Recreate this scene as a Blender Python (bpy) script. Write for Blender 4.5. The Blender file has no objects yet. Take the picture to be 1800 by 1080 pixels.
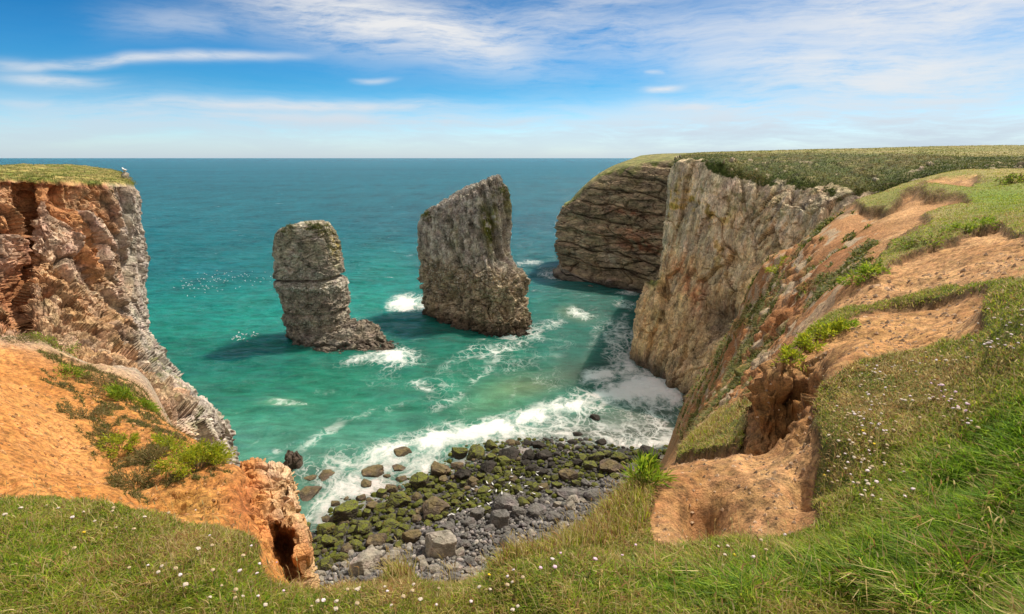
import bpy, math, time, sys
import numpy as np
from mathutils import Vector
T0 = time.time()
def log(*a): print('[t %.1f]' % (time.time()-T0), *a, flush=True)
S = bpy.context.scene
COL = S.collection
rng = np.random.default_rng(7)

# ------------------------------------------------------------------ camera
CZ = 43.0                                  # eye height above the sea
PITCH = math.radians(14.68)
cp, sp = math.cos(PITCH), math.sin(PITCH)
cam_d = bpy.data.cameras.new('camera'); cam = bpy.data.objects.new('camera', cam_d); COL.objects.link(cam)
cam_d.sensor_width = 36.0; cam_d.lens = 20.0
cam_d.clip_start = 0.05; cam_d.clip_end = 200000.0
cam.location = (0, 0, CZ); cam.rotation_euler = (math.pi/2 - PITCH, 0, 0)
S.camera = cam

# ------------------------------------------------------------------ light
SUN_AZ, SUN_EL = math.radians(47), math.radians(54)   # azimuth clockwise from the viewing direction (+Y)
SKY_STRENGTH = 0.15
EXPOSURE = 0.66
S.view_settings.view_transform = 'Standard'; S.view_settings.look = 'None'
S.view_settings.gamma = 1.0; S.view_settings.exposure = EXPOSURE
sun_dir = Vector((math.sin(SUN_AZ)*math.cos(SUN_EL), math.cos(SUN_AZ)*math.cos(SUN_EL), math.sin(SUN_EL)))
sl = bpy.data.lights.new('sun', 'SUN'); sl.energy = 4.4; sl.angle = math.radians(0.55); sl.color = (1.0, 0.91, 0.76)
so = bpy.data.objects.new('sun', sl); COL.objects.link(so)
so.rotation_euler = sun_dir.to_track_quat('Z', 'Y').to_euler()

def ray_px(px, py):
    """plan slope a = X/Y and rise t = Z/Y of the line of sight through a point of the photograph"""
    v = (540-py)/1000.0; u = (px-900)/1000.0
    ky = cp + v*sp
    return u/ky, (-sp + cp*v)/ky
def P(px, py, Y):
    a, t = ray_px(px, py)
    return (a*Y, Y, CZ + t*Y)
def proj(V):
    V = np.asarray(V); z = V[..., 2]-CZ; y = V[..., 1]
    d = np.maximum(y*cp - z*sp, 1e-3); up = y*sp + z*cp
    return 900 + 1000*V[..., 0]/d, 540 - 1000*up/d

class NT:
    """short-hand for building node trees"""
    def __init__(s, tree): s.t = tree; s.t.nodes.clear()
    def n(s, kind, **kw):
        o = s.t.nodes.new(kind)
        for k, v in kw.items(): setattr(o, k, v)
        return o
    def put(s, sock, v):
        if v is None: return
        if isinstance(v, bpy.types.NodeSocket): s.t.links.new(v, sock)
        elif isinstance(v, (tuple, list)) and len(v) == 3 and sock.type == 'RGBA': sock.default_value = (*v, 1)
        else: sock.default_value = v
    def m(s, op, a, b=None, c=None, clamp=False):
        o = s.n('ShaderNodeMath', operation=op, use_clamp=clamp)
        for i, v in enumerate((a, b, c)): s.put(o.inputs[i], v)
        return o.outputs[0]
    def vm(s, op, a, b=None):
        o = s.n('ShaderNodeVectorMath', operation=op)
        s.put(o.inputs[0], a); s.put(o.inputs[1], b)
        return o.outputs[0]
    def mix(s, f, a, b, mode='MIX'):
        o = s.n('ShaderNodeMix', data_type='RGBA', blend_type=mode)
        s.put(o.inputs[0], f); s.put(o.inputs[6], a); s.put(o.inputs[7], b)
        return o.outputs[2]
    def noise(s, vec, scale, detail=4, rough=.55, dist=0, col=False):
        o = s.n('ShaderNodeTexNoise'); s.put(o.inputs['Vector'], vec)
        o.inputs['Scale'].default_value = scale; o.inputs['Detail'].default_value = detail
        o.inputs['Roughness'].default_value = rough; o.inputs['Distortion'].default_value = dist
        return o.outputs[1 if col else 0]
    def voro(s, vec, scale, feature='F1', out=0):
        o = s.n('ShaderNodeTexVoronoi', feature=feature); s.put(o.inputs['Vector'], vec)
        o.inputs['Scale'].default_value = scale
        return o.outputs[out]
    def ss(s, x, a, b):
        o = s.n('ShaderNodeMapRange', interpolation_type='SMOOTHSTEP')
        s.put(o.inputs[0], x); s.put(o.inputs[1], a); s.put(o.inputs[2], b)
        return o.outputs[0]
    def attr(s, name, out='Color'):
        return s.n('ShaderNodeAttribute', attribute_name=name).outputs[out]
    def comb(s, x, y, z):
        o = s.n('ShaderNodeCombineXYZ')
        for i, v in enumerate((x, y, z)): s.put(o.inputs[i], v)
        return o.outputs[0]

# ------------------------------------------------------------------ sky: Nishita daylight with a sheet of cirrus
W = bpy.data.worlds.new('World'); S.world = W; W.use_nodes = True
def build_world():
    N = NT(W.node_tree)
    sky = N.n('ShaderNodeTexSky', sky_type='NISHITA'); sky.sun_disc = False
    sky.sun_elevation = SUN_EL; sky.sun_rotation = SUN_AZ
    sky.air_density = 1.0; sky.dust_density = 0.35; sky.ozone_density = 2.2; sky.altitude = 40
    hs = N.n('ShaderNodeHueSaturation'); hs.inputs['Saturation'].default_value = 1.32; hs.inputs['Value'].default_value = 1.0
    N.put(hs.inputs['Color'], sky.outputs[0])
    g = N.n('ShaderNodeTexCoord').outputs['Generated']
    sep = N.n('ShaderNodeSeparateXYZ'); N.put(sep.inputs[0], g)
    x, y, z = sep.outputs
    az = N.m('ARCTAN2', x, y); el = N.m('ARCSINE', z)
    blue = N.mix(N.ss(el, .0, .12), (.52, .66, .88), (.07, .335, .49), 'MIX'); blue = N.mix(N.ss(el, .10, .34), blue, (.006, .205, .285), 'MIX')
    base = N.mix(1.0, hs.outputs[0], blue, 'MULTIPLY')
    # cirrus streaks: (x0,y0)-(x1,y1), half width, strength, sharpness of its fibres
    tot = None
    vec = N.comb(az, el, 0.0)
    warp = N.noise(vec, 4.0, 3, .5, col=True)
    wv = N.vm('ADD', vec, N.vm('MULTIPLY', N.vm('SUBTRACT', warp, (.5, .5, .5)), (.16, .05, 0)))
    sw = N.n('ShaderNodeSeparateXYZ'); N.put(sw.inputs[0], wv); wx, wy = sw.outputs[0], sw.outputs[1]
    st = [((400, -20), (980, 95), 52, 1.0), ((560, 20), (1330, 60), 40, .55), ((900, 40), (1250, -40), 26, .55),
          ((-30, 105), (560, 92), 8, .75), ((-20, 118), (210, 142), 9, .7), ((-40, 90), (100, 112), 8, .5),
          ((200, 182), (820, 184), 10, .85), ((250, 200), (960, 214), 13, .75), ((180, 30), (460, 40), 26, .40),
          ((1220, 80), (1350, 76), 7, .5), ((1190, 104), (1900, 110), 24, .75), ((1100, 184), (1420, 190), 12, .8),
          ((1420, 152), (1620, 140), 7, .6), ((1118, 153), (1200, 150), 6, .9), ((1290, 130), (1900, 160), 42, .75),
          ((1350, 60), (1900, -60), 70, .75), ((1000, 230), (1900, 200), 40, .7), ((640, 138), (720, 140), 5, .5),
          ((0, 168), (130, 174), 6, .4), ((860, 116), (900, 117), 4, .4), ((1130, 120), (1170, 122), 4, .6), ((1150, 60), (1500, 40), 40, .45)]
    for k, ((x0, y0), (x1, y1), hw, s) in enumerate(st):
        a0, t0 = ray_px(x0, y0); a1, t1 = ray_px(x1, y1)
        A0, A1 = math.atan(a0), math.atan(a1)
        E0, E1 = math.atan(t0*math.cos(A0)), math.atan(t1*math.cos(A1))
        cx, cy = (A0+A1)/2, (E0+E1)/2; L = math.hypot(A1-A0, E1-E0); dx, dy = (A1-A0)/L, (E1-E0)/L
        qx = N.m('SUBTRACT', wx, cx); qy = N.m('SUBTRACT', wy, cy)
        sc = N.m('ADD', N.m('MULTIPLY', qx, dx/(L*.5)), N.m('MULTIPLY', qy, dy/(L*.5)))
        nc = N.m('ADD', N.m('MULTIPLY', qx, -dy/(hw/1000*.85)), N.m('MULTIPLY', qy, dx/(hw/1000*.85)))
        e = N.m('ADD', N.m('POWER', N.m('ABSOLUTE', sc), 3.0), N.m('MULTIPLY', nc, nc))
        f = N.m('MULTIPLY', N.m('EXPONENT', N.m('MULTIPLY', e, -1.0)), s)
        tot = f if tot is None else N.m('MAXIMUM', N.m('MULTIPLY', N.m('ADD', tot, f), .62), N.m('MAXIMUM', tot, f))
    # fibres, stretched along the wind
    fib = N.noise(N.vm('MULTIPLY', N.comb(N.m('ADD', wx, N.m('MULTIPLY', wy, 1.2)), wy, 0.3), (5.0, 42.0, 1.0)), 1.0, 9, .70)
    fib2 = N.noise(N.vm('MULTIPLY', N.comb(N.m('SUBTRACT', wx, N.m('MULTIPLY', wy, 1.6)), wy, 1.3), (14.0, 60.0, 1.0)), 1.0, 9, .68)
    fibs = N.m('ADD', N.m('MULTIPLY', fib, .65), N.m('MULTIPLY', fib2, .35))
    cl = N.m('MULTIPLY', tot, N.ss(fibs, .27, .60))
    # thin veil everywhere, thicker to the right, and the pale band low over the sea
    veil = N.m('MULTIPLY', N.ss(az, -.05, .65), .72)
    veil = N.m('ADD', veil, .02)
    veil = N.m('MULTIPLY', veil, N.ss(fibs, .12, .75))
    fill_veil = N.m('MULTIPLY', N.m('MAXIMUM', N.ss(el, .42, .70), N.ss(N.m('ABSOLUTE', az), 1.25, 1.8)), .75)      # unseen cloud added overhead and behind the camera for white fill light
    low = N.m('MULTIPLY', N.m('EXPONENT', N.m('MULTIPLY', N.m('MAXIMUM', el, 0.0), -1/.034)), .72)
    low2 = N.m('MULTIPLY', N.m('EXPONENT', N.m('MULTIPLY', N.m('POWER', N.m('DIVIDE', N.m('SUBTRACT', wy, .045), .038), 2.0), -1.0)), N.m('MULTIPLY', N.ss(fib, .30, .62), .55))
    inv = lambda q: N.m('SUBTRACT', 1.0, q)
    keep = inv(N.m('MINIMUM', cl, .97))
    for q in (veil, low, low2, fill_veil): keep = N.m('MULTIPLY', keep, inv(q))
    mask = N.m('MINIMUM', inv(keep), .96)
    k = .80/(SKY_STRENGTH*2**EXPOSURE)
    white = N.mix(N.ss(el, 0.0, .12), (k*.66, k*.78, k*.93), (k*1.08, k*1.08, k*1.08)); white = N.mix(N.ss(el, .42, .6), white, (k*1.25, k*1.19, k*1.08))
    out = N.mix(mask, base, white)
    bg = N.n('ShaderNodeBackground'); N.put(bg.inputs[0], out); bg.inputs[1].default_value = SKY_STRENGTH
    N.t.links.new(bg.outputs[0], N.n('ShaderNodeOutputWorld').inputs[0])
build_world()

# ------------------------------------------------------------------ numpy noise
_perm = np.random.default_rng(11).permutation(256).astype(np.int32)
_perm = np.concatenate([_perm, _perm, _perm])
_gr = np.random.default_rng(12).normal(size=(256, 3)).astype(np.float32); _gr /= np.linalg.norm(_gr, axis=1)[:, None]
_rnd = np.random.default_rng(13).random((256, 4)).astype(np.float32)
def perlin(p):
    p = np.asarray(p, np.float32); sh = p.shape[:-1]; p = p.reshape(-1, 3)
    out = np.empty(len(p), np.float32)
    for s in range(0, len(p), 200000):
        q = p[s:s+200000]; i = np.floor(q).astype(np.int32); f = q - i; i &= 255
        w = f*f*f*(f*(f*6-15)+10); r = 0
        for dx in (0, 1):
            wx = w[:, 0] if dx else 1-w[:, 0]; px = _perm[i[:, 0]+dx]
            for dy in (0, 1):
                wy = wx*(w[:, 1] if dy else 1-w[:, 1]); py = _perm[px+i[:, 1]+dy]
                for dz in (0, 1):
                    g = _gr[_perm[py+i[:, 2]+dz]]
                    wz = wy*(w[:, 2] if dz else 1-w[:, 2])
                    r = r + wz*(g[:, 0]*(f[:, 0]-dx)+g[:, 1]*(f[:, 1]-dy)+g[:, 2]*(f[:, 2]-dz))
        out[s:s+200000] = r*1.5
    return out.reshape(sh)
def fbm(p, o=4, rough=.5, ridge=False):
    p = np.asarray(p, np.float32); r = 0; a = 1.0; tot = 0
    for k in range(o):
        n = perlin(p*(2.0**k) + 17.3*k)
        if ridge: n = 1-2*np.abs(n)
        r = r + a*n; tot += a; a *= rough
    return r/tot
def worley(p, tilt=False):
    """F1, F2 and four random numbers of the nearest cell"""
    p = np.asarray(p, np.float32); sh = p.shape[:-1]; p = p.reshape(-1, 3); n = len(p)
    F1 = np.full(n, 9., np.float32); F2 = np.full(n, 9., np.float32); ID = np.zeros(n, np.int32); TL = np.zeros(n, np.float32)
    for s in range(0, n, 150000):
        q = p[s:s+150000]; i = np.floor(q).astype(np.int32); f = q-i
        f1 = np.full(len(q), 9., np.float32); f2 = f1.copy(); idd = np.zeros(len(q), np.int32); tl = np.zeros(len(q), np.float32)
        for dx in (-1, 0, 1):
            hx = _perm[(i[:, 0]+dx) & 255]
            for dy in (-1, 0, 1):
                hy = _perm[hx+((i[:, 1]+dy) & 255)]
                for dz in (-1, 0, 1):
                    h = _perm[hy+((i[:, 2]+dz) & 255)]
                    o = _rnd[h]
                    ax, ay, az = f[:, 0]-o[:, 0]-dx, f[:, 1]-o[:, 1]-dy, f[:, 2]-o[:, 2]-dz
                    d = ax*ax+ay*ay+az*az; g = _gr[h]; tt = ax*g[:, 0]+ay*g[:, 1]+az*g[:, 2]
                    m = d < f1
                    f2 = np.where(m, f1, np.minimum(f2, d)); idd = np.where(m, h, idd); f1 = np.where(m, d, f1); tl = np.where(m, tt, tl)
        F1[s:s+150000] = f1; F2[s:s+150000] = f2; ID[s:s+150000] = idd; TL[s:s+150000] = tl
    r = _rnd[_perm[ID+97]].reshape(sh+(4,))
    if tilt: return np.sqrt(F1).reshape(sh), np.sqrt(F2).reshape(sh), r, TL.reshape(sh)
    return np.sqrt(F1).reshape(sh), np.sqrt(F2).reshape(sh), r
def sst(x, a, b):
    t = np.clip((x-a)/(b-a), 0, 1); return t*t*(3-2*t)
def lerp(a, b, t):
    t = np.asarray(t)
    if t.ndim and np.ndim(a) >= 1 and np.shape(a)[-1] == 3 and (t.ndim == 0 or t.shape[-1] != 3): t = t[..., None]
    return np.asarray(a)*(1-t)+np.asarray(b)*t
def C(*c): return np.array(c, np.float32)

# ------------------------------------------------------------------ regions traced from the photograph, blurred and looked up by pixel
RX0, RY0, RX1, RY1, RS = -500, 200, 2300, 1500, 5
_gx, _gy = np.meshgrid(np.arange(RX0, RX1, RS)+RS/2, np.arange(RY0, RY1, RS)+RS/2)
def inpoly(x, y, poly):
    r = np.zeros(x.shape, bool); n = len(poly)
    for k in range(n):
        x0, y0 = poly[k]; x1, y1 = poly[(k+1) % n]
        if y0 == y1: continue
        c = (y0 > y) != (y1 > y)
        r ^= c & (x < (x1-x0)*(y-y0)/(y1-y0)+x0)
    return r
def blur(m, r):
    k = np.ones(2*r+1)/(2*r+1)
    for _ in range(2):
        m = np.apply_along_axis(lambda v: np.convolve(np.pad(v, r, 'edge'), k, 'valid'), 0, m)
        m = np.apply_along_axis(lambda v: np.convolve(np.pad(v, r, 'edge'), k, 'valid'), 1, m)
    return m
def region(polys, r=1):
    m = np.zeros(_gx.shape)
    for p in polys: m[inpoly(_gx, _gy, p)] = 1
    return blur(m, r) if r else m
def look(m, px, py):
    x = np.clip((px-RX0)/RS-.5, 0, m.shape[1]-1.001); y = np.clip((py-RY0)/RS-.5, 0, m.shape[0]-1.001)
    i = y.astype(int); j = x.astype(int); fy = y-i; fx = x-j
    return (m[i, j]*(1-fx)+m[i, j+1]*fx)*(1-fy)+(m[i+1, j]*(1-fx)+m[i+1, j+1]*fx)*fy
def blob(px, py, cx, cy, rx, ry, ang=0):
    c, s = math.cos(math.radians(ang)), math.sin(math.radians(ang))
    x = ((px-cx)*c+(py-cy)*s)/rx; y = (-(px-cx)*s+(py-cy)*c)/ry
    return np.exp(-(x*x+y*y))

# ------------------------------------------------------------------ mesh helpers
def mesh_np(name, V, quads=None, tris=None, cols=None, attrs=None, smooth=True):
    me = bpy.data.meshes.new(name)
    V = np.asarray(V, np.float32).reshape(-1, 3)
    nq = 0 if quads is None else len(quads); nt = 0 if tris is None else len(tris)
    me.vertices.add(len(V)); me.vertices.foreach_set('co', V.ravel())
    loops = []; starts = []; tot = []
    if nq: loops.append(np.asarray(quads, np.int32).ravel()); starts.append(np.arange(nq)*4); tot.append(np.full(nq, 4))
    if nt: loops.append(np.asarray(tris, np.int32).ravel()); starts.append(nq*4+np.arange(nt)*3); tot.append(np.full(nt, 3))
    L = np.concatenate(loops); me.loops.add(len(L)); me.loops.foreach_set('vertex_index', L)
    me.polygons.add(nq+nt); me.polygons.foreach_set('loop_start', np.concatenate(starts).astype(np.int32))
    me.polygons.foreach_set('loop_total', np.concatenate(tot).astype(np.int32))
    me.polygons.foreach_set('use_smooth', np.full(nq+nt, smooth))
    if cols is not None:
        a = me.attributes.new('col', 'FLOAT_COLOR', 'POINT')
        c = np.ones((len(V), 4), np.float32); c[:, :3] = np.asarray(cols).reshape(-1, 3); a.data.foreach_set('color', c.ravel())
    for k, v in (attrs or {}).items():
        a = me.attributes.new(k, 'FLOAT', 'POINT'); a.data.foreach_set('value', np.asarray(v, np.float32).ravel())
    me.update(calc_edges=True); me.validate()
    return me
def grid_quads(n, m, closed=False):
    i = np.arange(n-1)[:, None]; j = np.arange(m if closed else m-1)[None, :]; j2 = (j+1) % m
    return np.stack([i*m+j+0*i, i*m+j2, (i+1)*m+j2, (i+1)*m+j], -1).reshape(-1, 4)
def put(name, me, mat=None, parent=None, loc=None):
    o = bpy.data.objects.new(name, me); COL.objects.link(o)
    if mat and me is not None and not me.materials: me.materials.append(mat)
    if parent is not None: o.parent = parent
    if loc is not None: o.location = loc
    return o
def tag(o, label=None, cat=None, group=None, kind=None):
    if label: o['label'] = label
    if cat: o['category'] = cat
    if group: o['group'] = group
    if kind: o['kind'] = kind
    return o
def pchip(C0, x):
    """monotone cubic through rows of C0 (k, ..., c) at parameter x in [0, k-1]"""
    C0 = np.asarray(C0, float); k = len(C0)
    d = np.diff(C0, axis=0); m = np.zeros_like(C0)
    prod = d[:-1]*d[1:]; s = d[:-1]+d[1:]
    m[1:-1] = np.where(prod > 0, 2*prod/np.where(s == 0, 1, s), 0); m[0] = d[0]; m[-1] = d[-1]
    i = np.clip(np.floor(x).astype(int), 0, k-2); t = (x-i).reshape((-1,)+(1,)*(C0.ndim-1))
    h00 = 2*t**3-3*t**2+1; h10 = t**3-2*t**2+t; h01 = -2*t**3+3*t**2; h11 = t**3-t**2
    return h00*C0[i]+h10*m[i]+h01*C0[i+1]+h11*m[i+1]
def params(C0, n):
    """n parameters spread evenly over the seen length of control rows"""
    px, py = proj(C0)
    d = np.hypot(np.diff(px, axis=0), np.diff(py, axis=0)).reshape(len(C0)-1, -1).mean(1)+6
    c = np.concatenate([[0], np.cumsum(d)]); return np.interp(np.linspace(0, c[-1], n), c, np.arange(len(C0)))
def loft(cols, nrow, ncol, world=False):
    """cols: list of columns, each a list of (px,py,Y) from top to foot; returns dense points and (row, col) parameters"""
    K = np.array([[q if world else P(*q) for q in c] for c in cols])      # (col,row,3)
    R = K.transpose(1, 0, 2)
    pr = params(R, nrow); pc = params(K, ncol)
    G = pchip(R, pr); G = pchip(G.transpose(1, 0, 2), pc).transpose(1, 0, 2)
    return G, np.repeat(pr[:, None], ncol, 1), np.repeat(pc[None, :], nrow, 0)
def normals(G, closed=False):
    if closed:
        dj = np.roll(G, -1, 1)-np.roll(G, 1, 1)
    else: dj = np.gradient(G, axis=1)
    di = np.gradient(G, axis=0)
    n = np.cross(dj, di); l = np.linalg.norm(n, axis=-1, keepdims=True)
    return n/np.maximum(l, 1e-9)
def toward(Nn, G):
    """flip normals so that most look at the camera side"""
    v = C(0, 0, CZ)-G
    return Nn if (np.sum(Nn*v, -1) > 0).mean() > .5 else -Nn
def blocks(P3, size, amp, stretch=(1, 1, 1), warp=.18, crack=.5, soft=0):
    q = P3/np.array(stretch, np.float32)/size
    q = q + warp*np.stack([perlin(q*1.3+5), perlin(q*1.3+31), perlin(q*1.3+77)], -1)
    f1, f2, r, t = worley(q, True)
    s_ = sst(f2-f1, 0, soft) if soft else 1.0
    d = amp*s_*(.75*(r[..., 0]-.5) + 1.1*t) - crack*amp*.7*(1-sst(f2-f1, .0, .07))
    return d, r, f2-f1
log('base')
# ------------------------------------------------------------------ materials
def new_mat(name):
    m = bpy.data.materials.new(name); m.use_nodes = True
    return m, NT(m.node_tree)
def finish(N, base, rough=.9, spec=.25, normal=None, transl=0.0, sheen=None):
    b = N.n('ShaderNodeBsdfPrincipled'); N.put(b.inputs['Base Color'], base); N.put(b.inputs['Roughness'], rough)
    b.inputs['Specular IOR Level'].default_value = spec
    if normal is not None: N.put(b.inputs['Normal'], normal)
    out = b.outputs[0]
    if transl:
        t = N.n('ShaderNodeBsdfTranslucent'); N.put(t.inputs[0], base)
        mx = N.n('ShaderNodeMixShader'); mx.inputs[0].default_value = transl
        N.t.links.new(out, mx.inputs[1]); N.t.links.new(t.outputs[0], mx.inputs[2]); out = mx.outputs[0]
    N.t.links.new(out, N.n('ShaderNodeOutputMaterial').inputs[0])
def bump(N, h, dist, strength=1.0, normal=None):
    b = N.n('ShaderNodeBump'); b.inputs['Distance'].default_value = dist; b.inputs['Strength'].default_value = strength
    N.put(b.inputs['Height'], h)
    if normal is not None: N.put(b.inputs['Normal'], normal)
    return b.outputs[0]
def mat_rock(name, size, bumpd, speck=0.0, stretch=(1, 1, 1), contrast=.5, cracks=.5, rough=.88, speck_size=None):
    """weathered rock or soil: vertex colour broken up by grain, cracks and (for the bird cliffs) guano flecks"""
    m, N = new_mat(name)
    co = N.n('ShaderNodeTexCoord').outputs['Object']
    co = N.vm('MULTIPLY', co, tuple(1/(size*s) for s in stretch))
    col = N.attr('col')
    n1 = N.noise(co, 1.0, 9, .66); n2 = N.noise(co, 5.0, 6, .7); n3 = N.noise(co, .35, 4, .6)
    v = N.m('ADD', N.m('MULTIPLY', n1, .55), N.m('ADD', N.m('MULTIPLY', n2, .35), N.m('MULTIPLY', n3, .10)))
    fac = N.m('ADD', 1-contrast*1.1, N.m('MULTIPLY', N.ss(v, .30, .70), contrast*2.2))
    base = N.vm('MULTIPLY', col, N.comb(fac, fac, fac))
    hue = N.noise(co, .8, 5, .6, col=True)
    base = N.mix(.16, base, N.vm('MULTIPLY', base, N.vm('MULTIPLY', hue, (2, 2, 2))))
    wc = N.vm('ADD', co, N.vm('MULTIPLY', N.noise(co, 1.5, 4, .6, col=True), (.8, .8, .8)))
    ed = N.voro(wc, .9, 'DISTANCE_TO_EDGE'); ed2 = N.voro(wc, 3.1, 'DISTANCE_TO_EDGE')
    cr = N.m('MINIMUM', N.ss(ed, 0.0, .07), N.ss(ed2, -.03, .09))
    if cracks:
        q = N.m('ADD', 1-cracks*.55, N.m('MULTIPLY', cr, cracks*.55)); base = N.vm('MULTIPLY', base, N.comb(q, q, q))
    if speck:
        sc = size/(speck_size or .4)
        w = N.voro(N.vm('ADD', co, N.vm('MULTIPLY', N.noise(co, 9, 2, .5, col=True), (.1, .1, .1))), sc, 'F1')
        a = N.attr('guano', 'Fac')
        dens = N.m('ADD', N.m('MULTIPLY', a, .55), N.m('MULTIPLY', N.m('SUBTRACT', N.noise(co, 2.2, 5, .65), .5), .9))
        sp_ = N.m('MULTIPLY', N.m('LESS_THAN', w, N.m('MULTIPLY', dens, .62)), speck)
        base = N.mix(sp_, base, (.52, .49, .43))
    h = N.m('ADD', N.m('MULTIPLY', n1, .7), N.m('ADD', N.m('MULTIPLY', n2, .3), N.m('MULTIPLY', cr, .25*(cracks > .2))))
    finish(N, base, rough, .2, bump(N, h, bumpd, .9))
    return m
def mat_leaf(name, transl=.35, rough=.6):
    m, N = new_mat(name); finish(N, N.attr('col'), rough, .25, None, transl); return m
M_LEAF = mat_leaf('leaf', .5)
def plain(name, c, rough=.6, var=.25, size=.01):
    m, N = new_mat(name); co = N.n('ShaderNodeTexCoord').outputs['Object']
    v = N.noise(co, 1/size, 4, .6); f = N.m('ADD', 1-var, N.m('MULTIPLY', v, 2*var))
    finish(N, N.vm('MULTIPLY', c, N.comb(f, f, f)), rough, .3); return m

# ------------------------------------------------------------------ beach: plane rising from the water's edge to the foot of the cliffs
def edgeY(X):
    return np.interp(X, [-60, -30, -24, -12, -5, 5, 15, 25, 40], [33, 52.5, 61.3, 72.4, 78, 80.6, 80.3, 80.3, 84])
def beach_z(X, Y):
    d = edgeY(X)-Y
    return np.where(d > 0, .085*d+.0016*d*d, .05*d) - .25
def build_beach():
    xs = np.linspace(-42, 46, 330); ys = np.linspace(20, 112, 330)
    X, Y = np.meshgrid(xs, ys); Z = beach_z(X, Y)
    V = np.stack([X, Y, Z], -1)
    V[..., 2] += .30*fbm(V/np.array([5, 5, 5]), 4) + .16*fbm(V/1.1, 3)
    n = fbm(V/4.0+9, 4); wet = sst(beach_z(X, Y), 1.3, -.2)
    col = lerp(C(.10, .095, .093), C(.045, .042, .038), wet)*(1+.35*n)[..., None]
    me = mesh_np('beach', V, grid_quads(330, 330), cols=col)
    o = put('beach', me, mat_rock('shingle', .45, .12, contrast=.6, cracks=.9)); tag(o, kind='structure')
build_beach()

# ------------------------------------------------------------------ sea
FOAM = []   # (cx, cy, rx, ry, angle, strength) in the photograph's pixels
FOAM_BLOBS = [(712, 537, 34, 11, -4, .98), (745, 545, 18, 8, 10, .7), (862, 582, 50, 9, 12, .95), (930, 590, 30, 10, 30, .65),
              (690, 632, 34, 14, -8, .95), (640, 640, 40, 9, -8, .7), (655, 590, 20, 14, 40, .55), (700, 640, 40, 16, -5, .55),
              (930, 465, 26, 6, 0, .55), (965, 482, 22, 8, 10, .6), (1018, 556, 20, 6, 10, .75), (740, 686, 22, 9, 20, .6),
              (497, 719, 18, 6, -5, .62), (520, 717, 30, 4, 0, .5), (890, 615, 60, 14, -15, .5), (960, 580, 50, 14, -20, .45),
              (1045, 600, 20, 30, 10, .45), (1085, 600, 24, 40, 10, .65), (1100, 650, 26, 34, 30, .75), (1060, 668, 34, 14, -5, .95),
              (1135, 690, 50, 26, 10, 1.1), (1090, 705, 60, 16, 0, .95), (1000, 722, 70, 14, -4, .80), (930, 735, 60, 16, -8, .9),
              (850, 760, 70, 18, -14, 1.0), (770, 775, 60, 22, -14, .9), (700, 800, 60, 26, -20, .85), (640, 850, 50, 34, -40, .85),
              (590, 850, 50, 40, -40, .62), (570, 900, 24, 30, -20, .75), (1060, 750, 120, 26, -4, .5), (1150, 735, 60, 20, 0, .5),
              (960, 770, 90, 16, -6, .55), (560, 780, 60, 14, -35, .5), (500, 800, 40, 8, -30, .4), (540, 830, 24, 20, 0, .5),
              (800, 640, 60, 12, -35, .40), (850, 660, 50, 12, -50, .42), (780, 715, 50, 10, -25, .42), (700, 720, 60, 7, -20, .36),
              (640, 735, 50, 8, -20, .36), (905, 690, 40, 10, -60, .36), (1010, 520, 60, 6, 20, .3), (1100, 545, 22, 12, 10, .45),
              (1105, 520, 22, 4, 5, .6), (985, 492, 14, 5, 20, .45), (450, 790, 30, 5, -40, .35), (590, 690, 60, 5, -10, .25), (1120, 615, 14, 40, 12, .7),
              (1180, 700, 24, 30, 60, .9), (516, 600, 14, 4, 20, .4), (560, 618, 40, 4, 12, .45), (770, 556, 20, 4, 25, .4), (820, 572, 30, 4, 18, .4)]
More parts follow.
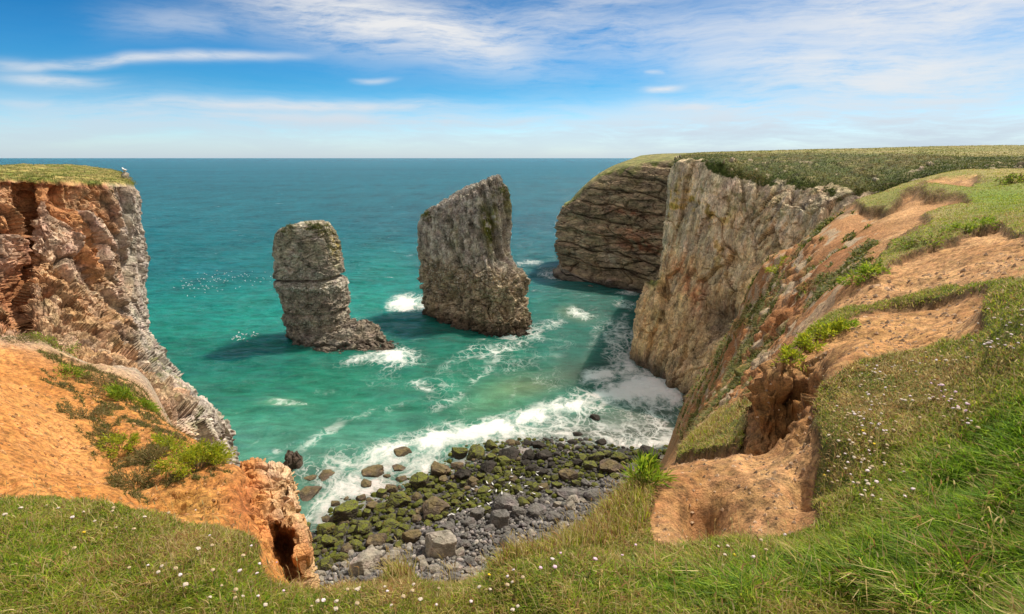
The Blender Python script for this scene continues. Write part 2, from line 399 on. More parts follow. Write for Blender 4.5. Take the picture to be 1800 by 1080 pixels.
def build_sea():
    pys = np.concatenate([np.linspace(1030, 300, 640), np.linspace(299, 279.5, 70)])
    Yr = np.array([CZ/-ray_px(900, p)[1] for p in pys]); Yr = np.concatenate([Yr, [60000., 150000.]])
    A = np.linspace(-1.35, 1.35, 900)
    Y = np.repeat(Yr[:, None], len(A), 1); X = A[None, :]*Y
    dY = np.gradient(Yr)[:, None]
    V = np.stack([X, Y, 0*X], -1)
    px, py = proj(V)
    # swell and chop, each only where the mesh is fine enough to carry it
    h = 0
    r2 = np.random.default_rng(5)
    for lam, amp in ((31, .20), (19, .20), (12, .17), (8, .13), (5.2, .09), (3.4, .06)):
        w = sst(dY, lam*.45, lam*.15)
        ang = math.radians(r2.uniform(-22, 22)) + math.radians(8); kx, ky_ = math.sin(ang), math.cos(ang)
        q = np.stack([(X*ky_-Y*kx)/lam*.38, (X*kx+Y*ky_)/lam, 0*X+lam], -1)
        n = perlin(q*1.6); h = h + w*amp*(1-2*np.abs(n))*2.1
    V[..., 2] = h*(.15+.85*sst(Y-edgeY(X), 2, 22)) - .1
    # foam cover
    wq = np.stack([X/9, Y/14, 0*X], -1); near_ = sst(Y, 330, 200)
    px = px+near_*20*fbm(wq, 4, .6); py = py+near_*9*fbm(wq+31, 4, .6)
    f = np.zeros(X.shape)
    for cx, cy, rx, ry, an, s in FOAM_BLOBS:
        sel = (np.abs(px-cx) < 3*max(rx, ry)) & (np.abs(py-cy) < 3*max(rx, ry))
        f[sel] = np.maximum(f[sel], s*blob(px[sel], py[sel], cx, cy, rx*1.25, ry*1.25, an))
    surf = blur(region([[(540, 950), (560, 880), (600, 830), (690, 795), (770, 762), (860, 735), (960, 715), (1040, 690), (1090, 640), (1120, 620), (1210, 700), (1190, 810), (1000, 815), (860, 850), (740, 885), (640, 930), (560, 1000)]], 2), 2)
    f = np.maximum(f, .60*look(surf, px, py)*(1-.35*sst(px, 960, 1060)*sst(py, 700, 730)))
    bay = region([[(620, 600), (760, 590), (930, 560), (1000, 500), (1120, 520), (1120, 640), (1000, 700), (860, 750), (600, 800), (440, 820), (470, 760), (640, 700)]], 10)
    f = np.maximum(f, .26*look(bay, px, py))
    wn = fbm(np.stack([X/7, Y/7, 0*X], -1), 4, .6); ds = Y-edgeY(X)+5*wn; f = np.maximum(f, (.62+.3*wn)*np.exp(-((ds-.4)/2.8)**2)*(np.abs(X) < 40))
    far = .10+.05*sst(Y, 200, 2000)
    f = np.maximum(f, far)
    rel = fbm(np.stack([X/2.2, Y/1.6, 0*X], -1), 4, .6, ridge=True); V[..., 2] += sst(f, .45, 1.0)*np.clip(.08+.5*rel, 0, .55)*sst(Y, 260, 180)*(.25+.75*sst(Y-edgeY(X), 3, 12))
    # water colour: by depth of the sea bed, kelp and sand patches, plus cast shade painted dark
    e = np.interp(py, [279, 300, 340, 400, 450, 500, 540, 600, 660, 720, 780, 900],
                  [0, 1, 2, 3, 4, 5, 6, 7, 8, 9, 10, 11])
    pal = np.array([(.020, .14, .20), (.008, .12, .17), (.004, .11, .15), (.006, .105, .145), (.004, .125, .145), (.004, .16, .15), (.006, .20, .155),
                    (.008, .205, .145), (.010, .19, .125), (.022, .20, .13), (.06, .24, .17), (.10, .24, .18)], np.float32)
    i = np.clip(np.floor(e).astype(int), 0, 10); fr = (e-i)[..., None]
    col = pal[i]*(1-fr)+pal[i+1]*fr
    col = col*np.interp(py, [279, 330, 480, 640, 760], [.80, .72, .60, .60, .75])[..., None]
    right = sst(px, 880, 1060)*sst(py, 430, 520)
    col = lerp(col, C(.016, .085, .072), .75*right*sst(py, 740, 640))  # cliff shadow over the right-hand bay, painted into the water colour
    left = sst(px, 900, 300)*sst(py, 300, 420)*sst(py, 620, 480); col = lerp(col, C(.004, .14, .15), .35*left)
    for cx, cy, rx, ry, an, s, c in ((1000, 668, 90, 26, -6, .75, (.05, .075, .05)), (880, 700, 70, 26, -20, .5, (.11, .20, .10)), (930, 690, 40, 16, 0, .35, (.16, .17, .08)),
                                     (760, 600, 80, 20, 5, .5, (.006, .085, .075)), (400, 640, 100, 26, -8, .45, (.004, .12, .11)), (700, 570, 60, 22, 0, .35, (.005, .10, .09)), (560, 640, 70, 18, 0, .35, (.006, .11, .10)),  # dark patches by the stacks paint their cast shadow on the water
                                     (560, 520, 120, 60, 0, .3, (.006, .23, .19)), (680, 500, 60, 60, 0, .35, (.006, .22, .18)), (430, 560, 160, 40, 0, .3, (.006, .20, .17)), (400, 480, 110, 18, 4, .35, (.004, .085, .12)),
                                     (1010, 556, 30, 8, 10, .4, (.2, .22, .12)), (500, 720, 40, 8, 0, .3, (.16, .22, .12))):
        col = lerp(col, C(*c), s*blob(px, py, cx, cy, rx, ry, an))
    shal = look(region([[(840, 800), (960, 745), (1090, 720), (1210, 710), (1190, 800), (1000, 820), (860, 850)]], 4), px, py)
    col = lerp(col, C(.085, .075, .065), .85*shal)
    cur = fbm(np.stack([X/26, Y/60, 0*X], -1), 4); cur2 = fbm(np.stack([A[None]*3+0*X, np.log(Y)*9, 0*X], -1), 4)
    col = col*(1+.38*cur*sst(Y, 4000, 300)+.28*cur2*sst(Y, 150, 500))[..., None]
    me = mesh_np('sea', V, grid_quads(len(Yr), len(A)), cols=np.clip(col, 0, 1), attrs={'foam': f})
    m, N = new_mat('sea_water')
    co = N.n('ShaderNodeTexCoord').outputs['Object']
    fo = N.attr('foam', 'Fac'); base = N.attr('col')
    wrp = N.vm('MULTIPLY', N.vm('SUBTRACT', N.noise(co, .16, 4, .6, col=True), (.5, .5, .5)), (6.0, 6.0, 0))
    w1 = N.vm('ADD', co, wrp)
    wrp2 = N.vm('MULTIPLY', N.vm('SUBTRACT', N.noise(co, .7, 3, .6, col=True), (.5, .5, .5)), (1.6, 1.6, 0))
    w2 = N.vm('ADD', w1, wrp2)
    flat = lambda v: N.vm('MULTIPLY', v, (1, .62, 0))
    e1 = N.voro(flat(w2), .30, 'DISTANCE_TO_EDGE'); e2 = N.voro(flat(w2), .85, 'DISTANCE_TO_EDGE')
    cl = N.noise(flat(w1), .30, 9, .74); cl2 = N.noise(flat(w1), .09, 4, .6)
    solid = N.ss(N.m('ADD', N.m('MULTIPLY', cl, 2.0), N.m('MULTIPLY', fo, 1.15)), 1.58, 1.98)
    l1 = N.m('SUBTRACT', 1.0, N.ss(e1, 0.0, N.m('MULTIPLY', fo, .26)))
    l2 = N.m('SUBTRACT', 1.0, N.ss(e2, 0.0, N.m('MULTIPLY', fo, .34)))
    lace = N.m('MAXIMUM', l1, N.m('MULTIPLY', l2, .75))
    gate = N.ss(N.m('ADD', fo, N.m('MULTIPLY', cl2, .9)), .62, 1.0)
    lace = N.m('MULTIPLY', N.m('MULTIPLY', lace, gate), N.ss(cl, .30, .55))
    fm = N.m('MINIMUM', N.m('MAXIMUM', solid, N.m('MULTIPLY', lace, .85)), 1.0)
    # small flecks of white on the open water
    fl = N.m('MULTIPLY', N.ss(N.noise(N.vm('MULTIPLY', co, (.05, .12, 0)), 1.0, 6, .7), .66, .72), .6)
    fm = N.m('MAXIMUM', fm, fl)
    aer = N.m('MULTIPLY', N.ss(fo, .25, .9), .28)
    base = N.mix(aer, base, (.22, .42, .36))
    base = N.mix(fm, base, (.62, .64, .62))
    # ripples; light through the thin crests is painted in, paler than the troughs
    r1 = N.noise(N.vm('MULTIPLY', co, (.22, .55, 0)), 1.0, 7, .62); r2_ = N.noise(N.vm('MULTIPLY', co, (.05, .13, 0)), 1.0, 5, .6)
    rp = N.m('ADD', N.m('MULTIPLY', r1, 1.7), N.m('MULTIPLY', r2_, 4.5))
    rp = N.m('ADD', rp, N.m('MULTIPLY', fm, .10))
    cr_ = N.m('ADD', N.m('MULTIPLY', N.ss(r1, .30, .70), .55), N.m('MULTIPLY', N.ss(r2_, .3, .7), .30)); cr_ = N.m('ADD', cr_, .60)
    cr_ = N.m('ADD', N.m('MULTIPLY', cr_, N.m('SUBTRACT', 1.0, fm)), fm); base = N.vm('MULTIPLY', base, N.comb(cr_, cr_, cr_))
    nb = N.n('ShaderNodeBump'); nb.inputs['Distance'].default_value = 1.0; nb.inputs['Strength'].default_value = .9; N.put(nb.inputs['Height'], rp)
    b = N.n('ShaderNodeBsdfPrincipled'); N.put(b.inputs['Base Color'], base)
    N.put(b.inputs['Roughness'], N.m('ADD', .16, N.m('MULTIPLY', fm, .6))); b.inputs['IOR'].default_value = 1.33
    b.inputs['Specular IOR Level'].default_value = 0.0
    b.inputs['Subsurface Weight'].default_value = 1.0; b.inputs['Subsurface Radius'].default_value = (.5, 1.0, 1.0); b.inputs['Subsurface Scale'].default_value = 8.0; b.subsurface_method = 'BURLEY'
    N.put(b.inputs['Normal'], nb.outputs[0])
    fr_ = N.n('ShaderNodeFresnel'); fr_.inputs['IOR'].default_value = 1.33; N.put(fr_.inputs['Normal'], nb.outputs[0])
    gl_ = N.n('ShaderNodeBsdfGlossy'); gl_.inputs['Roughness'].default_value = .16; N.put(gl_.inputs['Normal'], nb.outputs[0])
    mx = N.n('ShaderNodeMixShader')       # a rough sea never mirrors fully, even towards the horizon
    N.put(mx.inputs[0], N.m('MULTIPLY', N.m('MINIMUM', fr_.outputs[0], .38), N.m('SUBTRACT', 1.0, fm)))
    N.t.links.new(b.outputs[0], mx.inputs[1]); N.t.links.new(gl_.outputs[0], mx.inputs[2])
    N.t.links.new(mx.outputs[0], N.n('ShaderNodeOutputMaterial').inputs[0])
    o = put('sea', me, m); tag(o, kind='structure')
build_sea()
log('sea')
# ------------------------------------------------------------------ near clifftop: one height field in plan-polar form (a = X/Y, ln Y)
CPS = [ # (px, py, Y): where the ground is seen, and how far off
 (100,1075,1.75),(400,1075,1.75),(700,1075,1.75),(1000,1075,1.72),(1300,1075,1.6),(1600,1075,1.5),(1800,1075,1.45),
 (0,960,2.15),(0,895,2.5),(200,897,2.5),(330,930,2.45),(450,965,2.35),(250,990,2.05),(480,1030,2.15),(560,1040,2.1),(700,1014,2.15),(900,992,2.2),(1000,962,2.5),(1060,915,2.85),(1100,872,3.2),(1130,842,3.5),
 (900,1040,1.95),(1100,1000,2.15),(1100,940,2.6),
 (1170,812,3.5),(1230,796,3.5),(1300,790,3.5),(1400,757,3.45),(1440,790,2.95),(1450,805,2.75),(1425,835,2.8),(1220,885,2.85),(1300,875,2.9),(1350,850,2.95),(1200,960,2.4),(1400,945,2.35),(1300,965,2.3),
 (1500,1000,1.8),(1700,1000,1.65),(1550,860,2.35),(1700,880,2.05),(1800,900,1.85),(1500,720,3.2),(1450,660,4.0),(1650,700,2.9),(1800,740,2.2),(1600,650,3.8),(1700,620,3.4),(1800,600,2.8),(1800,520,3.4),(1740,530,3.9),(1800,508,3.9),(2000,700,2.0),(2000,520,3.2),(2000,900,1.7),(2100,1075,1.4),
 (1360,800,4.0),(1300,830,4.0),(1200,850,4.3),(1400,790,3.95),
 (1370,645,4.9),(1450,640,4.7),(1370,765,4.5),(1320,742,5.0),(1420,745,4.15),
 (1340,690,6.0),(1270,740,6.2),(1200,790,6.4),(1150,850,6.5),
 (1500,600,5.2),(1600,600,4.9),(1680,590,4.6),(1720,570,4.5),(1440,590,6),(1500,560,6.6),(1600,540,6.7),(1720,515,6),(1800,490,6),
 (1500,500,9.5),(1600,480,9.5),(1700,450,9.5),(1800,430,9),(1780,405,11),(1650,430,12),(1560,450,13),(1700,400,15),(1800,380,15),(1600,410,17),(1800,350,24),(1700,370,20),(1640,390,19),(1580,390,24),(1600,350,27),(1700,345,28),(1550,372,28),(1490,375,31),(1530,355,33),(1600,325,38),(1700,315,44),(1800,308,46),(1650,308,55),(1800,303,58),(1950,303,58),(1950,350,24),(1950,430,9),
 (1650,325,72),(1800,312,78),(1550,350,60),
 (1440,402,35),(1400,450,31),(1340,462,44),(1450,480,18),(1420,540,13),(1400,600,9.5),(1380,520,25),(1350,600,20),(1330,530,40),(1300,620,35),(1290,572,55),(1250,650,50),(1215,682,64),(1230,720,45),(1187,772,71),(1300,700,16),(1340,660,11),(1220,760,25),(1200,785,18),
 (1480,440,50),(1400,520,60),(1330,640,70),(1260,720,80),(1240,790,84),(1550,420,75),
 (1150,850,60),(1100,900,40),(1180,822,40),(1150,900,20),(1100,920,10),(1050,980,5),(1120,880,6),
 (1000,1020,3.2),(900,1060,2.9),(700,1080,2.8),(560,1100,2.9),(800,1200,6),(600,1200,6),(1000,1100,7),(800,1300,14),(500,1250,14),(800,1250,28),(800,1100,48),(600,1140,44),(1000,1020,54),(1100,945,62),
 (0,882,3.9),(150,882,4.2),(0,800,4.8),(0,700,6.8),(0,640,9.0),(0,600,11.5),(60,595,13),(100,680,8.6),(120,760,6.6),(120,850,4.9),(220,870,4.8),(250,882,4.9),(230,700,9),(170,650,12),(250,660,13.5),(300,740,8.5),(350,800,6.7),(400,825,6.6),(300,850,5.4),(330,910,4.3),(420,932,4.0),(420,870,5.2),(450,1002,3.4),(500,1050,3.2),(440,850,6.2),
 (420,850,8),(350,800,10),(300,750,14),(200,700,17),(100,650,18),(0,620,18),(0,700,30),(200,800,28),(400,900,25),(450,900,10),(540,1030,6),(480,1000,6.2),(560,1060,12),(450,1000,20),(450,960,50),(300,920,50),(0,800,55),(450,930,62),
 (-150,890,2.5),(-150,700,6.8),(-150,600,11.5),(-150,650,18),(-150,750,35)]
CPW = [(a*.9, .9, z) for a, z in ((-1.5, -1.6), (-.75, -1.6), (0, -1.6), (.75, -1.5), (1.5, -1.35))] + \
      [(a*97, 97, -46) for a in (-1.5, -1, -.6, -.3, 0, .2)] + [(.38*97, 97, -40), (.9*97, 97, -6), (1.4*97, 97, -5), (1.4*40, 40, -2)]
def rbf_fit():
    pts = []; val = []
    for px, py, Y in CPS:
        a, t = ray_px(px, py); pts.append((a*2.6, math.log(Y))); val.append(t)
    for x, y, z in CPW: pts.append((x/y*2.6, math.log(y))); val.append(z/y)
    pts = np.array(pts); val = np.array(val)
    phi = lambda r2: np.sqrt(r2+.05**2)
    A = phi(((pts[:, None]-pts[None])**2).sum(-1)); A[np.diag_indices(len(A))] -= .004
    one = np.c_[np.ones(len(pts)), pts]
    M = np.block([[A, one], [one.T, np.zeros((3, 3))]])
    w = np.linalg.solve(M, np.r_[val, np.zeros(3)])
    def ev(a, ly):
        q = np.stack([a.ravel()*2.6, ly.ravel()], -1); out = np.empty(len(q))
        for s in range(0, len(q), 40000):
            b = q[s:s+40000]; r2 = ((b[:, None]-pts[None])**2).sum(-1)
            out[s:s+40000] = phi(r2)@w[:-3]+w[-3]+b@w[-2:]
        return out.reshape(a.shape)
    return ev
_ev = rbf_fit()
NA, NY = 1150, 900
A0, A1, L0, L1 = -1.35, 1.35, math.log(.95), math.log(92)
ga = np.linspace(A0, A1, NA); gl = np.linspace(L0, L1, NY)
ca = np.linspace(A0, A1, 300); cl_ = np.linspace(L0, L1, 260)
Tc = _ev(*np.meshgrid(ca, cl_))
def upsample(M, x, y):     # bilinear over the coarse grid, smoothed
    fx = np.clip((x-A0)/(A1-A0)*(M.shape[1]-1), 0, M.shape[1]-1.001); fy = np.clip((y-L0)/(L1-L0)*(M.shape[0]-1), 0, M.shape[0]-1.001)
    j = fx.astype(int); i = fy.astype(int); u = fx-j; v = fy-i
    return (M[i, j]*(1-u)+M[i, j+1]*u)*(1-v)+(M[i+1, j]*(1-u)+M[i+1, j+1]*u)*v
GA, GL = np.meshgrid(ga, gl); GY = np.exp(GL); GX = GA*GY
GT = upsample(Tc, GA, GL)
GZ = GT*GY                                   # below the eye
log('height field')
def tproj(X, Y, Z): return proj(np.stack([X, Y, Z+CZ], -1))
tpx, tpy = tproj(GX, GY, GZ)
# soil and turf
SOIL = [
 [(1165,808),(1230,792),(1300,788),(1350,772),(1400,752),(1425,760),(1443,785),(1436,850),(1440,915),(1428,938),(1390,950),(1300,962),(1230,975),(1160,975),(1138,940),(1150,880),(1135,850)],
 [(1305,770),(1330,700),(1370,640),(1440,620),(1462,650),(1440,690),(1428,740),(1440,790),(1400,800),(1330,800)],
 [(1390,645),(1440,590),(1500,570),(1560,548),(1700,525),(1738,520),(1722,560),(1735,590),(1680,612),(1600,637),(1500,648),(1440,690)],
 [(1430,570),(1500,530),(1540,490),(1600,455),(1680,430),(1700,418),(1760,402),(1784,425),(1830,440),(1830,500),(1740,508),(1620,520),(1500,556)],
 [(1560,380),(1575,355),(1598,338),(1640,345),(1700,354),(1712,366),(1640,378),(1600,392),(1650,400),(1590,420),(1550,440),(1500,470),(1540,410)],
 [(1600,326),(1640,316),(1690,314),(1755,322),(1700,329),(1620,332)],
 [(1185,790),(1210,680),(1285,565),(1335,455),(1440,395),(1500,366),(1560,372),(1590,400),(1540,470),(1500,530),(1430,580),(1380,640),(1330,700),(1270,730)],
 [(-400,560),(60,590),(130,640),(250,650),(300,690),(400,800),(440,820),(520,830),(560,1000),(545,1042),(470,1032),(452,962),(395,938),(330,925),(300,915),(200,893),(100,887),(-400,885)],
 [(470,1036),(560,1030),(690,1016),(660,1034),(560,1052)]]
soil_m = region(SOIL, 1)
far_drop = region([[(545,1000),(700,985),(900,975),(1000,945),(1060,900),(1100,850),(1180,775),(1185,700),(600,700),(500,830)]], 1)
jx = 11*fbm(np.stack([GA*22, GL*22, 0*GX], -1), 5, .6)
jy = 9*fbm(np.stack([GA*22, GL*22, 0*GX+9], -1), 5, .6)
msoil = look(soil_m, tpx+jx, tpy+jy)
gz_s = np.gradient(GZ, axis=0)/np.gradient(GY, axis=0)          # fall along the line of sight
steep = sst(-gz_s, 1.1, 2.0)                                     # the cove wall under the lip is bare
msoil = np.maximum(msoil, steep)
beyond = sst(GL, math.log(9), math.log(14))*(GA < .45)
msoil = np.maximum(msoil, beyond*.9)
turf = 1-sst(msoil, .35, .65)
# turf mats stand proud of the worn soil; eroded scarps
lift = np.interp(GY, [1, 2, 3, 6, 12, 30, 60], [.04, .06, .09, .16, .30, .5, .3])
GZ = GZ + lift*(turf-.5)*.9
def bumpat(px, py, Y, rx, ry, h, ang=0):
    """raise or dig the ground round a point, radii in metres"""
    global GZ
    x, y, _ = P(px, py, Y); c, s = math.cos(math.radians(ang)), math.sin(math.radians(ang))
    dx, dy = GX-x, GY-y; u = (dx*c+dy*s)/rx; v = (-dx*s+dy*c)/ry
    GZ = GZ + h*np.exp(-(u*u+v*v))
bumpat(1235, 890, 2.75, .13, .26, -.27, -15); bumpat(1195, 905, 2.7, .08, .2, .05, -15)      # hollow in the worn bank
bumpat(1330, 850, 2.95, .22, .10, .05, 40)
bumpat(1385, 745, 4.35, .30, .28, -.35)           # hole under the path edge
bumpat(1715, 860, 2.05, .10, .10, -.10)
bumpat(250, 880, 4.7, .18, .5, -.22, -25); bumpat(330, 905, 4.4, .3, .2, -.12)
bumpat(1432, 835, 2.78, .07, .16, -.16, 0); bumpat(1428, 885, 2.62, .07, .16, -.16, 0)
for _px, _py, _Y in ((140,690,8.2),(170,740,7.0),(200,790,6.2),(222,830,5.6),(245,870,4.9),(262,900,4.5)): bumpat(_px, _py, _Y, .34, .40, -.15)
bumpat(1500, 1010, 1.8, .25, .2, .03); bumpat(1290, 1000, 2.1, .25, .2, .05); bumpat(950, 1030, 2.0, .3, .2, .04)
# lumps: every wavelength only where the ground is far enough for it to be small
Q = np.stack([GX, GY, GZ], -1)
soft = np.where(turf > .5, .6, 1.0)
for lam in (6.0, 3.0, 1.5, .75, .38, .19, .095, .048):
    wgt = sst(GY, lam*.9, lam*3.2)*sst(GY*.0035, lam*1.2, lam*.25)
    if lam < .2: n = fbm(Q/lam+lam*91, 1)
    else: n = perlin(Q/lam+lam*91)
    if lam < .5: n = n*np.clip(.25+2.2*np.abs(fbm(Q/(lam*6)+lam*37, 2)), 0, 1.6)
    GZ = GZ + wgt*lam*(.085 if lam > .5 else .15)*n*soft
GZ = GZ + (1-turf)*sst(GY, 2.2, 4)*sst(GY, 40, 12)*.055*np.minimum(GY/5, 2)*fbm(np.stack([GX*.9+GY*.35, GY*.5-GX*.3, 0*GX], -1)*1.6+4, 4, .55, ridge=True)
rough_ = sst(GY, 3.5, 9)*(1-turf)
bl, br, bg = blocks(np.stack([GX, GY, GZ], -1), .9, .5, (1, 1, .7), soft=.15)
stony = look(region([[(1185,790),(1210,680),(1285,565),(1335,455),(1440,395),(1420,520),(1400,600),(1330,700)]], 3), tpx, tpy)
dn = stony*sst(GY, 8, 22)*(bl*.55+.35*fbm(np.stack([GX, GY, GZ], -1)/1.2, 5, .6))                                 # moved along the surface normal, below
bl2, br2, bg2 = blocks(np.stack([GX, GY, GZ], -1), .16, .05, (1, 1, .7))
clod = np.maximum(look(region([[(430,830),(545,830),(550,1040),(440,960),(330,915),(300,860),(380,830)], [(1305,770),(1330,690),(1380,640),(1440,640),(1430,750),(1400,800)]], 2), tpx, tpy), 0)
bl3, br3, bg3 = blocks(np.stack([GX, GY, GZ], -1), .34, .16, (1, 1, .55))
hole = np.minimum(1, 1.3*blob(tpx, tpy, 1375, 705, 80, 70))
dn = dn + clod*bl2*.9*sst(GY, 2.2, 3.2) + hole*bl3*sst(GY, 3.2, 4)
# ---- colour of the ground itself
px, py = tproj(GX, GY, GZ)
q = np.stack([GX, GY, GZ], -1)
def nz(s, o=4, off=0): return fbm(np.stack([GA*4/s, GL*4/s, 0*GA+off], -1), o, .6)      # self-similar with distance
n1, n2, n3 = nz(1.0), nz(.25, 4, 7), nz(.4, 5, 31); n4 = nz(.06, 4, 55)
soilL = lerp(C(.50, .215, .060), C(.60, .30, .11), sst(n1, -.4, .5)); soilL = lerp(soilL, C(.36, .125, .035), sst(n3, .15, .6)*.6)
soilL = lerp(soilL, C(.50, .33, .09), blob(px, py, 340, 890, 60, 30)*.5); soilL = lerp(soilL, C(.42, .15, .055), np.minimum(1, blob(px, py, 440, 880, 50, 60)*.9))
soilR = lerp(C(.43, .235, .115), C(.55, .34, .19), sst(n1, -.3, .5)); soilR = lerp(soilR, C(.30, .145, .065), sst(n3, .12, .55)*.7)
soilR = lerp(soilR, C(.50, .27, .11), blob(px, py, 1560, 590, 130, 40)*.6); soilR = lerp(soilR, C(.31, .15, .055), np.minimum(1, 1.2*blob(px, py, 1370, 715, 70, 60)))
soil = lerp(soilL, soilR, sst(px, 600, 900))*lerp(C(.80, .77, .70), C(.78, .74, .62), sst(px, 600, 900))*(1+.38*n4+.42*n2+.15*n1)[..., None]
slope_c = lerp(C(.27, .115, .042), C(.36, .19, .085), sst(fbm(q/6+3, 4), -.3, .5)); slope_c = lerp(slope_c, C(.36, .30, .21), sst(br[..., 1], .62, .75)*.75)
slope = look(region([[(1185,800),(1210,680),(1285,565),(1335,455),(1440,395),(1500,366),(1560,400),(1520,470),(1440,560),(1390,610),(1330,700),(1270,730)]], 4), px, py)*sst(GY, 6, 9)
soil = lerp(soil, slope_c, slope)
wn = fbm(q/4.5, 4)+.7*fbm(q/1.3+8, 4)
veg = np.clip(sst(wn, .0, .32)*slope*.9, 0, 1)
vcol = lerp(C(.085, .10, .018), C(.20, .15, .045), sst(wn, .5, .1))
soil = lerp(soil, vcol, veg)
lveg = look(region([[(60,596),(130,640),(280,685),(340,740),(410,815),(395,850),(310,850),(262,890),(205,865),(150,760),(80,690)]], 3), px, py)
lveg = np.clip(sst(n2+.6*n4+.3*n1, -.05, .28)*lveg, 0, 1)*sst(GY, 14, 10)*sst(GY, 4, 5)
soil = lerp(soil, lerp(C(.085, .075, .02), C(.15, .12, .04), sst(n4, -.3, .3)), lveg*.85)
rockm = sst(GY, 9, 14)*(GA < .1)
soil = lerp(soil, lerp(C(.30, .255, .20), C(.42, .30, .18), sst(n1, -.3, .4)), rockm)
gcol = lerp(C(.085, .11, .02), C(.19, .165, .05), sst(n1+.5*n2, -.35, .4))
gfar = lerp(C(.17, .17, .045), C(.27, .22, .085), sst(n1+.5*n2, -.3, .4)); gfar = lerp(gfar, C(.13, .19, .03), blob(px, py, 1760, 345, 90, 22))
gcol = lerp(gcol, gfar, sst(GY, 8, 18))
tcol = lerp(soil, gcol, turf)
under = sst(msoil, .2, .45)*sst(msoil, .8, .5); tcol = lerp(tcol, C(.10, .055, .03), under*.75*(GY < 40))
TV = np.stack([GX, GY, GZ+CZ], -1); TN = toward(normals(TV), TV); TV = TV+TN*dn[..., None]
keepz = GZ+CZ
quads = grid_quads(NY, NA)
qz = keepz.ravel()[quads].max(1); quads = quads[qz > -3]
M_EARTH = mat_rock('bare_earth', .075, .060, contrast=.80, cracks=0, rough=.95)
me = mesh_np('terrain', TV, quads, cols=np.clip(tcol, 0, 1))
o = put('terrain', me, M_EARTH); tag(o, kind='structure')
# ---- lookups on the ground
GT2 = GZ/GY
_cm = np.maximum.accumulate(GT2, axis=0)
VIS = GT2 >= _cm-.012
def ground(px, py, skip=0):
    """first point of the ground met by the line of sight through (px, py)"""
    a, t = ray_px(px, py); f = (a-A0)/(A1-A0)*(NA-1); j = int(np.clip(f, 0, NA-2)); u = f-j
    colm = GT2[:, j]*(1-u)+GT2[:, j+1]*u
    k = np.nonzero(colm >= t)[0]; k = k[k >= skip]
    if len(k) == 0: return None
    i = k[0]
    if i > 0:
        d = colm[i]-colm[i-1]; w = (t-colm[i-1])/d if abs(d) > 1e-9 else 0; L = gl[i-1]+np.clip(w, 0, 1)*(gl[1]-gl[0])
    else: L = gl[0]
    Y = math.exp(L); return Vector((a*Y, Y, CZ+t*Y))
def ground_z(x, y):
    a = x/y; L = math.log(y); f = (a-A0)/(A1-A0)*(NA-1); g = (L-L0)/(L1-L0)*(NY-1)
    j = int(np.clip(f, 0, NA-2)); i = int(np.clip(g, 0, NY-2)); u, v = f-j, g-i
    return CZ+(GZ[i, j]*(1-u)+GZ[i, j+1]*u)*(1-v)+(GZ[i+1, j]*(1-u)+GZ[i+1, j+1]*u)*v
log('terrain')
# ------------------------------------------------------------------ headlands and cliffs
def rockify(G, size, amp, seed=0, stretch=(1, 1, 1), mask=None, small=True, closed=False, strata=None, soft=0, lump=.55):
    Nn = toward(normals(G, closed), G); Pq = G+seed*13.7
    d1, r1, c1 = blocks(Pq, size, amp, stretch, soft=soft)
    d = d1 + amp*lump*fbm(Pq/(size*2.6), 4)
    if small:
        d2, r2, c2 = blocks(Pq+50, size*.34, amp*.30, stretch, soft=soft); d = d+d2
        d3, r3, c3 = blocks(Pq+90, size*.13, amp*.13, stretch, crack=.3); d = d+d3 + amp*.07*fbm(Pq/(size*.12), 3)
    else: r2 = r1; c2 = c1
    if strata is not None: d = d+strata
    if mask is not None: d = d*mask
    return G+Nn*d[..., None], r1, r2, np.minimum(c1, c2*1.5)
M_CLIFF = mat_rock('limestone', .8, .10, contrast=.75, cracks=.5)
M_LIME = mat_rock('slabby_limestone', 1.3, .16, contrast=.75, cracks=.65, stretch=(1.1, 1.1, 2.6))
M_FARCLIFF = mat_rock('weathered_limestone', 2.6, .30, contrast=.85, cracks=.3, stretch=(1.5, 1.5, .6))
M_STACK = mat_rock('bird_cliff_limestone', 1.8, .22, speck=.8, contrast=.90, cracks=.55, speck_size=.55)

def turf_of(r, edge, V, n, wid=.35):  # turf above the row `edge`, frayed
    return 1-sst(r+n*wid, edge-.18, edge+.02)

